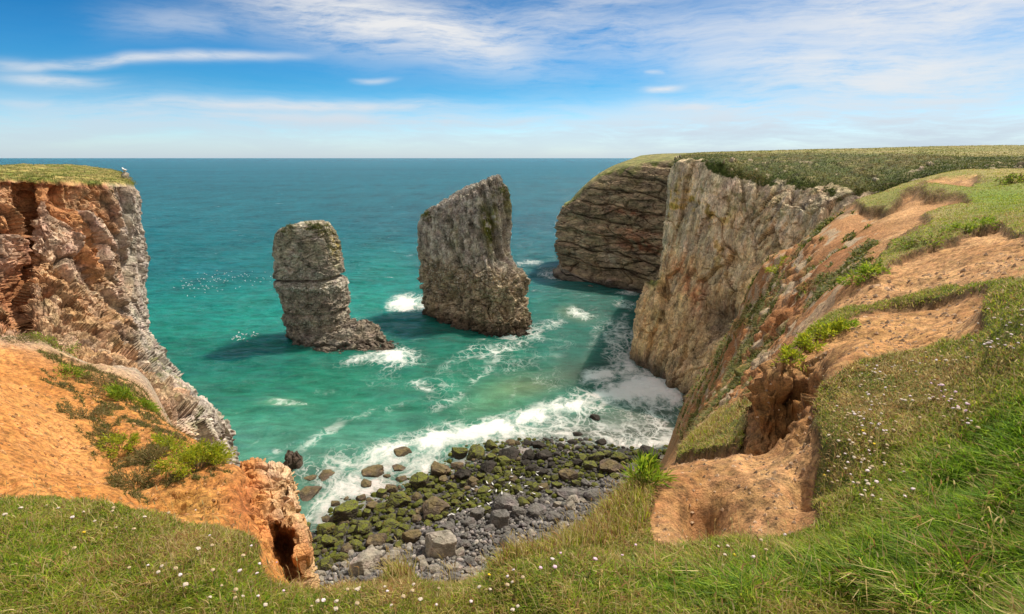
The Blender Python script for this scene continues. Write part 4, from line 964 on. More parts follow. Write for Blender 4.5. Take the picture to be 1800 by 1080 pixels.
# ------------------------------------------------------------------ boulders
def ico(sub):
    import bmesh
    bm = bmesh.new(); bmesh.ops.create_icosphere(bm, subdivisions=sub, radius=1.0)
    V = np.array([v.co[:] for v in bm.verts], np.float32); F = np.array([[v.index for v in f.verts] for f in bm.faces], np.int32); bm.free()
    return V, F
IV4, IF4 = ico(5); IV2, IF2 = ico(2)
def boulder_shape(V, seed, ang=1.0):
    """a sphere cut by random planes, then roughened"""
    r = np.random.default_rng(seed); d = V.copy(); rad = np.full(len(V), 1.25, np.float32)
    for k in range(15):
        n = r.normal(size=3); n /= np.linalg.norm(n); h = r.uniform(.62, .98)
        c = V@n; rad = np.minimum(rad, np.where(c > .12, h/np.maximum(c, .12), 9))
    rad = .86*rad+.14*1.0 if ang == 1 else rad*(1-.5)+.5
    q = V*rad[:, None]; n1 = fbm(q*1.3+seed*3, 4); n2 = fbm(q*5+seed, 4)
    f1, f2, cr = worley(q*1.8+seed*7)
    rad = rad*(1+.10*n1+.045*n2+.08*(cr[..., 0]-.5)-.05*(1-sst(f2-f1, 0, .12)))
    return V*rad[:, None], cr
M_BOULDER = mat_rock('boulder_rock', .9, .10, speck=.35, contrast=.5, cracks=.25, speck_size=.18)
def mat_moss():
    m, N = new_mat('mossy_rock')
    co = N.n('ShaderNodeTexCoord').outputs['Object']; geo = N.n('ShaderNodeNewGeometry')
    sepn = N.n('ShaderNodeSeparateXYZ'); N.put(sepn.inputs[0], geo.outputs['Normal'])
    n1 = N.noise(co, 1.6, 7, .65); n2 = N.noise(co, 8, 5, .65)
    base = N.vm('MULTIPLY', N.attr('col'), N.comb(N.m('ADD', .4, N.m('MULTIPLY', n2, 1.2)), N.m('ADD', .4, N.m('MULTIPLY', n2, 1.2)), N.m('ADD', .4, N.m('MULTIPLY', n2, 1.2))))
    g = N.mix(N.ss(n2, .3, .65), (.045, .058, .005), (.135, .15, .010)); g = N.mix(N.ss(N.noise(co, .9, 3, .5), .5, .7), g, (.10, .075, .012))
    f = N.ss(N.m('ADD', N.m('ADD', N.m('MULTIPLY', sepn.outputs[2], .45), n1), N.m('MULTIPLY', N.m('SUBTRACT', n2, .5), .7)), .68, .98)
    base = N.mix(N.m('MULTIPLY', f, .9), base, g)
    finish(N, base, .8, .25, bump(N, N.m('ADD', N.m('MULTIPLY', n1, .6), N.m('MULTIPLY', n2, .5)), .10, .9)); return m
M_MOSS = mat_moss()
PROTO = {}
def protos():
    for kind, base in (('grey', C(.125, .115, .108)), ('pale', C(.25, .22, .185)), ('brown', C(.095, .072, .052)), ('moss', C(.045, .038, .027)), ('wet', C(.036, .031, .026))):
        for k in range(7):
            V, cr = boulder_shape(IV4, k+1); n = fbm(V*2+k, 4)
            col = base*(.8+.4*cr[..., 1]+.35*n)[..., None]
            if kind == 'brown': col = lerp(col, C(.17, .13, .05), sst(V[..., 2]+n, .3, .9)*.5)
            me = mesh_np('boulder', V, tris=IF4, cols=np.clip(col, 0, 1), attrs={'guano': np.full(len(V), .25 if kind == 'pale' else .05)}, smooth=False)
            me.materials.append(M_MOSS if kind == 'moss' else M_BOULDER); PROTO[kind, k] = me
protos()
def on_beach(px, py):
    a, t = ray_px(px, py); Y = 65.0
    for _ in range(25): Y = .5*Y+.5*(max(float(beach_z(a*Y, Y)), -.15)-CZ)/t
    return np.array([a*Y, Y, max(float(beach_z(a*Y, Y)), -.15)])
BIG = [ # px, py, width px, flatness, kind, label
 (542,839,30,.55,'brown','dark brown flat boulder in the surf just behind the split rock'),
 (574,832,36,.6,'brown','rounded brown boulder washed by foam, right of the split dark rock'),
 (542,861,42,.5,'brown','long brown boulder lying aslant beside the ochre pillar top'),
 (706,794,36,.7,'brown','lone brown boulder standing in white surf away from the rest'),
 (658,827,42,.6,'brown','brown boulder with a pointed end ringed by white foam'),
 (701,821,25,.6,'brown','small dark boulder in foam under the lone brown one'),(679,837,16,.7,'brown',None),(707,841,22,.6,'brown',None),(644,850,24,.7,'brown',None),
 (772,825,42,.65,'brown','broad domed boulder at the edge of the white surf'),(807,799,30,1.0,'moss','upright mossy boulder at the surf, left of a broad flat one'),(838,794,40,.65,'moss','broad flat boulder at the surf, right of the upright mossy one'),
 (814,834,32,.9,'wet','dark peaked boulder between the surf and the green boulders'),(858,819,32,.7,'wet',None),(897,795,36,.6,'wet',None),(887,809,24,.7,'moss',None),(932,800,28,.8,'wet',None),(946,780,28,.7,'wet',None),(959,798,32,.7,'wet',None),
 (738,846,38,.7,'moss','mossy boulder with a flat top at the front of the surf'),
 (607,899,52,.75,'moss','large dark boulder with a mossy slanting top above the green patch'),(574,926,34,.8,'moss','bright mossy boulder just right of the ochre pillar'),(640,926,40,.8,'moss','broad brown-green boulder below the large slanting one'),
 (700,878,44,.75,'moss','big rounded mossy boulder left of the grey-brown block'),(764,890,52,.7,'brown','large grey-brown block in the middle of the green boulders'),
 (883,884,48,.75,'grey','large grey pointed boulder among the gulls'),(879,913,44,.8,'grey','large grey faceted boulder below the pointed one'),
 (776,957,66,.75,'pale','largest boulder on the beach, pale grey and angular'),(642,987,56,.8,'pale','pale white-flecked boulder at the near left end of the beach'),(690,983,38,.8,'pale','pale grey boulder right of the white-flecked one'),
 (722,943,34,.8,'brown','brown pyramid boulder behind the largest pale one'),(838,904,30,.9,'grey',None),(891,951,36,.8,'grey',None),(912,898,32,.7,'grey','grey knobbly boulder right of the large faceted one'),(945,894,36,.7,'grey',None),
 (994,864,36,.7,'grey',None),(1018,866,26,.7,'grey',None),(1047,868,38,.7,'grey',None),(975,911,28,.8,'grey',None),(1006,907,32,.6,'grey',None),
 (1072,817,42,.7,'brown','broad dark boulder at the right end of the beach'),(1141,793,40,.7,'wet','black wet boulder at the foot of the red slope'),(1088,802,30,.7,'moss',None),
 (1047,735,20,.9,'wet','lone dark boulder out in the foamy wash'),(1005,776,16,.7,'wet',None),(1058,776,20,.6,'wet',None),(1016,762,16,.7,'wet',None),(986,784,18,.7,'wet',None),
 (575,992,32,.8,'moss',None),(600,978,28,.8,'moss',None),(626,956,28,.7,'moss',None),(577,951,32,.7,'moss',None),(537,929,22,1.,'moss',None),(589,886,18,1.,'brown',None),(644,902,22,.8,'moss',None),(686,921,30,.7,'moss',None),
 (788,924,28,.8,'grey',None),(817,955,26,.8,'grey',None),(809,971,22,.8,'pale',None),(844,982,20,.8,'pale',None)]
BEACH = [(545,1010),(548,960),(556,935),(575,905),(600,880),(660,868),(700,850),(740,838),(780,818),(800,790),(870,778),(960,770),(1040,775),(1120,790),(1180,785),(1180,850),(1130,890),(1080,930),(1010,985),(930,1010),(860,1030),(760,1045),(640,1050),(552,1050)]
BTREE = []
def boulders():
    r = np.random.default_rng(21); placed = []
    def place(px, py, w, flat, kind, label):
        p = on_beach(px, py+w*.22); d = p[1]*cp-(p[2]-CZ)*sp; R = w*d/1000/2/1.02
        o = put('boulder', PROTO[kind, int(r.integers(0, 7))])
        s = (R*r.uniform(.95, 1.08), R*r.uniform(.85, 1.15), R*flat*r.uniform(.9, 1.05))
        o.scale = s; o.rotation_euler = (r.uniform(-.15, .15), r.uniform(-.15, .15), r.uniform(0, 6.28))
        o.location = (p[0], p[1], p[2]+s[2]*.40)
        zone = {'moss': ('mossy olive boulder among the green boulders by the surf', 'mossy boulders'), 'wet': ('dark wet boulder at the edge of the foamy wash', 'dark wet boulders'),
                'brown': ('small brown boulder standing in the white surf', 'brown boulders in the surf'), 'grey': ('bare grey boulder on the grey part of the beach', 'grey boulders'),
                'pale': ('pale boulder at the near edge of the beach', 'pale boulders')}[kind]
        tag(o, label or describe(px, py, w, kind), 'boulder', zone[1])
        placed.append((px, py, w)); BTREE.append(o)
    MARKS = ((706,794,'the lone brown boulder in the surf'),(658,827,'the pointed brown boulder in foam'),(772,825,'the domed boulder at the surf edge'),(807,799,'the upright mossy boulder'),(838,794,'the broad flat surf boulder'),(814,834,'the dark peaked boulder'),
             (607,899,'the large slanting mossy boulder'),(574,926,'the ochre pillar'),(640,926,'the broad brown-green boulder'),(700,878,'the big rounded mossy boulder'),(764,890,'the large grey-brown block'),(883,884,'the grey pointed boulder'),(879,913,'the grey faceted boulder'),
             (776,957,'the largest pale boulder'),(642,987,'the white-flecked boulder'),(722,943,'the brown pyramid boulder'),(1072,817,'the broad dark right-end boulder'),(1141,793,'the black boulder under the slope'),(1047,735,'the lone boulder in the wash'),(912,898,'the grey knobbly boulder'),(738,846,'the flat-topped mossy boulder'))
    seen = {}
    def describe(px, py, w, kind):
        mx, my, nm = min(MARKS, key=lambda m: (m[0]-px)**2+((m[1]-py)*1.5)**2)
        dx, dy = px-mx, (py-my)*1.5; ang = math.degrees(math.atan2(dy, dx)) % 360
        way = ('right of', 'front-right of', 'in front of', 'front-left of', 'left of', 'back-left of', 'behind', 'back-right of')[int(((ang+22.5) % 360)//45)]
        size = 'small' if w < 15 else ('mid-sized' if w < 23 else 'large'); kd = {'moss': 'mossy', 'wet': 'dark wet', 'brown': 'brown', 'grey': 'bare grey', 'pale': 'pale'}[kind]
        key = f'{size} {kd} boulder {way} {nm}'; seen[key] = seen.get(key, 0)+1; k = seen[key]
        return key if k == 1 else key.replace(' boulder ', (' boulder a little out, ', ' boulder farther out, ', ' boulder third out, ', ' boulder fourth out, ', ' boulder fifth out, ')[min(k-2, 4)], 1)
    for b in BIG: place(*b)
    cand = []
    reg = np.array(BEACH); xs = r.uniform(540, 1190, 9000); ys = r.uniform(765, 1050, 9000); ok = inpoly(xs, ys, BEACH)
    for x, y in zip(xs[ok], ys[ok]):
        line = (y-np.interp(x, [560, 700, 860, 1000, 1100, 1180], [1005, 950, 888, 862, 835, 800]))     # >0: dry grey side
        dens = 1.0
        w = float(np.clip(r.lognormal(math.log(18), .36), 9, 34))*(1.0 if line < 10 else .86)
        if x > 930 and y < 800: w *= .8
        if any((x-a)**2+((y-b)*1.3)**2 < (.35*(w+c))**2 for a, b, c in placed+cand2): continue
        k = ('moss' if r.random() < .84 else 'brown') if line < -8 else ('grey' if r.random() < .82 else 'pale')
        if -8 <= line < 12 and r.random() < .5: k = 'moss'
        if line < -8 and x > 920 and y < 830: k = 'wet' if r.random() < .6 else 'moss'
        if y > 965 and r.random() < .4: k = 'pale'
        cand.append((x, y, w, r.uniform(.62, .9), k)); cand2.append((x, y, w))
        if len(cand) > 800: break
    cand.sort(key=lambda c: -c[2])
    for c in cand[:300-len(BIG)-1]: place(*c, None)
    return cand[300-len(BIG)-1:]
cand2 = []
REST = boulders()
def split_rock():
    p = on_beach(516, 834); d = p[1]*cp-(p[2]-CZ)*sp; s = d/1000
    lv = [(505,799,510,797),(503,804,513,803),(501,814,517,814),(500,826,526,826),(499,836,535,836),(498,846,537,846)]
    Vs = []; F = []; C_ = []
    for lv, yo in ([(504,798,508,797),(502,804,513,803),(501,814,517,814),(499,826,522,826),(498,836,524,836),(498,846,526,846)], 0), ([(519,801,522,800),(516,806,526,805),(514,814,530,813),(512,826,533,826),(512,836,536,836),(510,846,537,846)], .6):
        G, rr, th = ring_stack([(a, b, c_, e, p[1]+yo, p[1]+yo, .8+.16*k) for k, (a, b, c_, e) in enumerate(lv)], 60, 90, 2.2, 5)
        n = fbm(G/.8, 4); G = G+stack_normals(G)*(.30*n+blocks(G, .8, .3)[0])[..., None]
        k = sum(len(v) for v in Vs); Vs.append(G.reshape(-1, 3)); F.append(grid_quads(*G.shape[:2], closed=True)+k)
        C_.append((C(.075, .055, .042)*(1+.4*n)[..., None]).reshape(-1, 3))
    V = np.concatenate(Vs); off = np.array([p[0], p[1], 0])
    o = put('boulder', mesh_np('split_boulder', V-off, np.concatenate(F), cols=np.concatenate(C_), attrs={'guano': np.zeros(len(V))}, smooth=False), M_BOULDER, loc=off)
    tag(o, 'dark split rock with two points standing in the sea left of the beach', 'boulder', 'dark wet boulders')
split_rock()
def rubble():
    """the countless small stones between the boulders"""
    r = np.random.default_rng(33); sh = [boulder_shape(IV2, 50+k)[0] for k in range(8)]
    Vs, Fs, Cs = [], [], []; k = 0
    xs = r.uniform(540, 1190, 20000); ys = r.uniform(770, 1050, 20000); ok = inpoly(xs, ys, BEACH)
    items = [(x, y, w, f, kd) for x, y, w, f, kd in REST]
    for x, y in list(zip(xs[ok], ys[ok]))[:9500]:
        line = (y-np.interp(x, [560, 700, 860, 1000, 1100, 1180], [1005, 950, 888, 862, 835, 800]))
        items.append((x, y, 2.2+7.5*r.random()**1.6, .7, 'moss' if (line < -6 and r.random() < .6) else ('wet' if line < -6 else ('grey' if r.random() < .8 else 'pale'))))
    pal = {'moss': C(.07, .078, .01), 'wet': C(.06, .055, .05), 'grey': C(.14, .13, .125), 'pale': C(.26, .235, .21), 'brown': C(.11, .085, .05)}
    for x, y, w, f, kd in items:
        p = on_beach(x, y); d = p[1]*cp-(p[2]-CZ)*sp; R = w*d/1000/2
        a = r.uniform(0, 6.28); V = sh[int(r.integers(0, 8))]*np.array([1, r.uniform(.7, 1.1), f])*R
        V = np.stack([V[:, 0]*math.cos(a)-V[:, 1]*math.sin(a), V[:, 0]*math.sin(a)+V[:, 1]*math.cos(a), V[:, 2]], -1)+p+np.array([0, 0, R*.3])
        Vs.append(V); Fs.append(IF2+k); k += len(V); Cs.append(np.repeat((pal[kd]*r.uniform(.6, 1.35))[None], len(V), 0))
    o = put('pebbles', mesh_np('pebbles', np.concatenate(Vs), tris=np.concatenate(Fs), cols=np.concatenate(Cs), attrs={'guano': np.zeros(k)}, smooth=True), M_BOULDER)
    tag(o, 'small stones and cobbles lying between the boulders of the beach', 'pebbles', None, 'stuff')
rubble()
log('boulders')

# ------------------------------------------------------------------ birds
M_WHITE = plain('white_feathers', (.72, .71, .69), .7, .1); M_GREYW = plain('grey_feathers', (.30, .31, .33), .7, .15); M_DARKW = plain('dark_feathers', (.045, .045, .05), .7, .15); M_BEAK = plain('yellow_beak', (.55, .35, .04), .5, .1)
def tube(pts, n=10, close=True):
    """pts: (x, y, z, ry, rz) rings across the x axis"""
    th = np.linspace(0, 2*np.pi, n, endpoint=False); V = []
    for x, y, z, ry, rz in pts: V.append(np.stack([0*th+x, y+ry*np.cos(th), z+rz*np.sin(th)], -1))
    return np.concatenate(V), grid_quads(len(pts), n, closed=True)
def gull_parts(legs=True):
    V, F = tube([(-.27, 0, .10, .004, .003), (-.20, 0, .112, .035, .018), (-.10, 0, .115, .065, .055), (.02, 0, .125, .075, .072), (.10, 0, .155, .058, .062), (.14, 0, .195, .040, .045), (.17, 0, .232, .040, .040), (.20, 0, .246, .036, .035), (.225, 0, .244, .016, .016), (.232, 0, .243, .003, .003)])
    parts = [('body', mesh_np('gull_body', V, F), M_WHITE)]
    for s in (-1, 1):
        V, F = tube([(-.30, s*.02, .125, .004, .004), (-.18, s*.045, .135, .022, .020), (-.04, s*.066, .142, .020, .046), (.06, s*.064, .150, .016, .040), (.10, s*.055, .155, .004, .008)], 8)
        parts.append(('wing', mesh_np('gull_wing', V, F), M_GREYW))
    V, F = tube([(.222, 0, .243, .011, .012), (.26, 0, .238, .006, .007), (.28, 0, .232, .001, .002)], 6); parts.append(('beak', mesh_np('gull_beak', V, F), M_BEAK))
    if legs:
        for s in (-1, 1):
            V, F = tube([(-.055, 0, 0, .006, .006), (0, 0, 0, .006, .006), (.055, 0, 0, .008, .006)], 6)
            V = np.stack([V[:, 1]+.02, V[:, 2]+s*.028, V[:, 0]+.045], -1); parts.append(('leg', mesh_np('gull_leg', V, F), M_BEAK))
    return parts
GP = gull_parts(); GPD = [(n, m, M_DARKW if n == 'wing' else mm) for n, m, mm in GP]
def gull(loc, rz, s, label, group, parts=GP, name='gull', cat='bird'):
    o = put(name, None, loc=loc); o.rotation_euler.z = rz; o.scale = (s, s, s); tag(o, label, cat, group)
    for n, me, mm in parts:
        c = put(n, me, None, o)
        if not me.materials: me.materials.append(mm)
    return o
bpy.context.view_layer.update()
def drop_on(px, py):
    a, t = ray_px(px, py); d = Vector((a, 1, t)).normalized(); best = None
    dg = bpy.context.evaluated_depsgraph_get()
    ok, loc, nn, ix, ob, mt = S.ray_cast(dg, Vector((0, 0, CZ))+d*25, d)
    return (loc, ob.name, nn) if ok else None
r = np.random.default_rng(8)
for zx, zy in ((760,285),(858,305),(578,352),(515,400),(810,428),(922,428),(1160,290),(1185,340),(1022,468),(1095,418),(262,555),(422,585),(530,570),(782,660),(826,645),(628,702),(250,755),(108,850),(160,845),(1197,115),(1197,180),(1650,95),(1640,145),(1775,215),(1362,450),(1582,478),(1445,345),(1190,65),(1360,190),(1710,365)):
    x, y = 780+zx*.1, 820+zy*.1
    h = drop_on(x, y+2)
    if h: gull(h[0]-Vector((0, 0, .01)), r.uniform(0, 6.28), r.uniform(1.0, 1.2), 'white gull resting on the mossy boulders of the beach', 'gulls resting on the boulders')
FP = gull_parts(False)[:1]+gull_parts(False)[1:3]
fp = [(n, m, M_WHITE if n == 'body' else M_GREYW) for n, m, _ in FP]
raft = []
for _ in range(78):
    x = r.normal(372, 38); raft.append((x, 500-.11*(x-372)+r.normal(0, 9)))
for _ in range(14): raft.append((r.uniform(430, 492), r.uniform(480, 506)))
for _ in range(22): raft.append((r.normal(425, 14), r.normal(602, 4)))
for i, (x, y) in enumerate(raft):
    x0, y0, z0 = P(x, y, CZ/-ray_px(x, y)[1]); near = y > 560
    ok_, hit_, *_r = S.ray_cast(bpy.context.evaluated_depsgraph_get(), Vector((x0, y0, 6)), Vector((0, 0, -1))); gull((x0, y0, hit_.z-.05 if ok_ else -.06), r.uniform(0, 6.28), r.uniform(1.05, 1.4), 'white seabird floating in the small flock on turquoise water left of the small stack' if near else 'white seabird floating in the large loose flock on the blue-green sea',
         'seabirds floating in the near flock' if near else 'seabirds floating in the far flock', fp, 'floating_seabird')
# a knob of rock with a gull on the tip of the left headland
def knob():
    V, cr = boulder_shape(IV4, 6); n = fbm(V*2, 4)
    me = mesh_np('rock_knob', V, tris=IF4, cols=np.clip(C(.42, .37, .28)*(.8+.5*cr[..., 1]+.3*n)[..., None], 0, 1), attrs={'guano': np.full(len(V), .2)}, smooth=False)
    o = put('boulder', me, M_BOULDER, loc=P(220, 310, 52)); o.scale = (.34, .34, .46); tag(o, 'pale knob of rock on the grassy tip of the left headland', 'boulder')
    x, y, z = P(219, 301.5, 52); gull((x, y, z-.08), 2.6, 1.5, 'dark-winged gull standing on the knob of rock at the headland tip', None, GPD)
knob()
log('birds')
# ------------------------------------------------------------------ turf: real blades
def pick(mask, n, seed, power=None):
    r = np.random.default_rng(seed); w = mask.ravel().astype(float); w /= w.sum()
    k = r.choice(len(w), n, p=w); i, j = k//NA, k % NA
    fi = np.clip(i+r.random(n)-.5, 0, NY-1.001); fj = np.clip(j+r.random(n)-.5, 0, NA-1.001)
    i0, j0 = fi.astype(int), fj.astype(int); u, v = (fj-j0), (fi-i0)
    f = lambda M: (M[i0, j0]*(1-u)+M[i0, j0+1]*u)*(1-v)+(M[i0+1, j0]*(1-u)+M[i0+1, j0+1]*u)*v
    Y = np.exp(f(GL)); X = f(GA)*Y; Z = f(GZ)+CZ
    return np.stack([X, Y, Z], -1), r
GREENS = np.array([(.095, .14, .012), (.17, .225, .016), (.26, .31, .022), (.33, .36, .03), (.40, .40, .05)], np.float32)
DRIES = np.array([(.42, .31, .12), (.50, .40, .19), (.31, .18, .07), (.38, .30, .09), (.26, .13, .055)], np.float32)
LUSH = np.array([(.065, .155, .010), (.13, .25, .012), (.21, .34, .016), (.29, .41, .022)], np.float32)
def turf_blades(name, label, mask, n, seed, far=False):
    B, r = pick(mask, n, seed); px, py = proj(B); Y = B[:, 1]
    n1 = fbm(B/.5, 4); n2 = fbm(B/.14+5, 3); n3 = fbm(B/1.6+50, 3)
    lush = np.minimum(1, sst(px, 1450, 1700)*sst(py, 690, 860)+.7*blob(px, py, 1560, 1000, 330, 60)+.6*blob(px, py, 1790, 760, 70, 110)+.55*blob(px, py, 80, 1000, 170, 80)+.6*blob(px, py, 1150, 1030, 260, 45)+.45*blob(px, py, 420, 1040, 120, 40))
    dryb = np.minimum(1, 1.0*blob(px, py, 1560, 700, 110, 70, 10)+.5*blob(px, py, 1480, 800, 60, 70)+.7*blob(px, py, 1650, 650, 160, 30)+.6*blob(px, py, 1050, 930, 110, 60)+.8*blob(px, py, 640, 1030, 180, 22)+.45*blob(px, py, 330, 960, 140, 50)+.8*blob(px, py, 1260, 735, 90, 50)+.45*blob(px, py, 1000, 1030, 140, 40))
    p = np.clip(.30+.55*dryb-.27*lush+.45*n1+.40*n2, .03, .94)
    if far: p = np.clip(.42+.5*n3+.25*n1-.5*blob(px, py, 1760, 350, 80, 24), .05, .9)
    dry = r.random(n) < p
    col = np.where(dry[:, None], DRIES[r.integers(0, 5, n)], GREENS[np.clip((2.0+1.3*lush+1.6*n1+r.normal(size=n)*1.0), 0, 4).astype(int)])
    lc = LUSH[r.integers(0, 4, n)]; use = (~dry) & (r.random(n) < lush*1.1); col = np.where(use[:, None], lc, col)
    col = col*((.70+.65*r.random(n))*(1+.45*n2))[:, None]
    L = (.015+.024*r.random(n))*(1+1.5*lush)*(1+.6*np.clip(n1, -.6, .8)+.5*np.clip(n2, -.6, .8)); L = np.where(dry & (r.random(n) < .25), L*1.5, L); L = L*(1+.25*np.maximum(0, Y-4)**.5)
    Wd = np.where(r.random(n) < .45, .0062, .0030)+.00055*np.maximum(Y-2, 0)
    L = np.where((Wd > .0055) & (Y < 3.5) & (lush < .5), L*.6, L)
    o = put(name, blades(name, B, L, Wd, col, r, 1.05, (-.07, .02)), M_LEAF)
    tag(o, label, 'grass', None, 'stuff')
vis = VIS & (GL > math.log(1.0))
near = vis & (turf > .5) & (GY < 7.5) & (tpx > -120) & (tpx < 1920) & (tpy < 1180)
turf_blades('grass', 'short sea-cliff turf with dry stalks in the foreground', near*1.0, 270000, 1)
mid = vis & (turf > .5) & (GY >= 6.5) & (GY < 62) & (tpx > 1150) & (tpx < 1900)
turf_blades('clifftop_grass', 'grazed clifftop grass beyond the worn path', mid*1.0, 70000, 2, True)
# taller dry grass along the lip of the cove and the edges of the scrapes
lip = vis & (GY < 9) & (np.minimum(1, blob(tpx, tpy, 1085, 905, 60, 60, 50)+blob(tpx, tpy, 960, 975, 110, 22, -14)+blob(tpx, tpy, 740, 1012, 130, 14)+.8*blob(tpx, tpy, 1265, 740, 90, 22, -38)) > .45)
def tall_grass():
    n = 5200; B, r = pick((lip & (turf > .3))*1.0, n, 9)
    col = DRIES[r.integers(0, 5, n)]*(.8+.5*r.random(n))[:, None]; g = r.random(n) < .35; col[g] = GREENS[r.integers(1, 5, g.sum())]
    me = blades('tall_grass', B, .05+.07*r.random(n), .0034+.0006*B[:, 1], col, r, .45, (-.10, 0)); o = put('tall_grass', me, M_LEAF); tag(o, 'taller dry grass along the lip of the cove', 'grass', None, 'stuff')
    # seed heads on bent stalks
    n = 900; B, r = pick((lip*.8+.2*near*(turf > .5))*1.0, n, 10); Ls = .07+.10*r.random(n)
    tip = B+np.c_[r.normal(size=(n, 2))*.02-np.array([.012, 0]), Ls]
    st = blades('seed_grass', tip-np.array([0, 0, .004]), .020+.014*r.random(n), .0045+.0008*B[:, 1], DRIES[r.integers(0, 3, n)], r, .5, (-.3, 0))
    o = put('seed_grass', st, M_LEAF); tag(o, 'dry seed heads standing above the turf', 'grass', None, 'stuff')
    s = tip-B; side = np.c_[np.full(n, .0009), np.zeros(n), np.zeros(n)]
    V = np.stack([B-side, B+side, tip+side*.6, tip-side*.6], 1).reshape(-1, 3)
    o = put('grass_stalks', mesh_np('grass_stalks', V, np.arange(n*4).reshape(-1, 4), cols=np.repeat(DRIES[r.integers(0, 2, n)], 4, 0)), M_LEAF); tag(o, 'thin dry stalks under the seed heads', 'grass', None, 'stuff')
tall_grass()
def slope_growth():
    B, r = pick((VIS & (slope > .3) & (veg > .35) & (GY > 6) & (GY < 80))*1.0, 20000, 12); n = len(B)
    col = np.array([(.10, .125, .02), (.16, .18, .03), (.25, .19, .06), (.08, .095, .02)], np.float32)[r.integers(0, 4, n)]*(.7+.6*r.random(n))[:, None]
    sz = B[:, 1]
    o = put('undergrowth', blades('undergrowth', B, .007*sz*(.4+r.random(n))+.04, .0022*sz+.01, col, r, 1.3), M_LEAF); tag(o, 'low plants and grass clinging to the red slope', 'undergrowth', None, 'stuff')
slope_growth()
def bank_growth():
    B, r = pick((VIS & (lveg > .3))*1.0, 15000, 19); n = len(B)
    col = np.array([(.10, .10, .022), (.17, .14, .045), (.24, .18, .07), (.13, .16, .02), (.08, .075, .02)], np.float32)[r.integers(0, 5, n)]*(.6+.7*r.random(n))[:, None]
    o = put('undergrowth', blades('bank_undergrowth', B, (.03+.07*r.random(n))*B[:, 1]/8, .0035+.0008*B[:, 1], col, r, 1.2), M_LEAF); tag(o, 'olive and straw-coloured low growth among the plants of the orange bank', 'undergrowth', None, 'stuff')
bank_growth()
def far_turf(name, label, V, mask, n, L, Wd, cols, seed, lean=.6, patch=3.0):
    r = np.random.default_rng(seed); k = np.nonzero(mask.ravel())[0]; k = r.choice(k, n); B = V.reshape(-1, 3)[k]+r.normal(size=(n, 3))*np.array([.15, .15, .02])
    c = np.asarray(cols, np.float32)[np.clip(((fbm(B/patch+seed, 4)*1.3+.5)*len(cols)+.28*r.normal(size=n)), 0, len(cols)-1).astype(int)]*(.8+.4*r.random(n))[:, None]
    o = put(name, blades(name, B, L*(.4+r.random(n)), np.full(n, Wd), c, r, lean), M_LEAF); tag(o, label, 'grass', None, 'stuff')
far_turf('headland_grass', 'wind-cropped grass on top of the left headland', HV, HT > .6, 30000, .10, .03, [(.15, .19, .03), (.24, .20, .06), (.10, .14, .02), (.30, .24, .09)], 14)
far_turf('hillside_grass', 'rough grass and scrub on the slope above the limestone cliff', KV, (KTURF > .6) & (KR > 1.02), 40000, .34, .11, [(.045, .07, .014), (.075, .095, .02), (.11, .11, .03), (.16, .125, .045)], 15, 1.2, 7.0)
far_turf('plateau_grass', 'pale meadow grass on the plateau beyond the cliff', KV, (KTURF > .6) & (KR <= 1.02), 16000, .3, .14, [(.15, .17, .035), (.20, .19, .05), (.26, .215, .085)], 16, 1.0, 9.0)
log('turf')

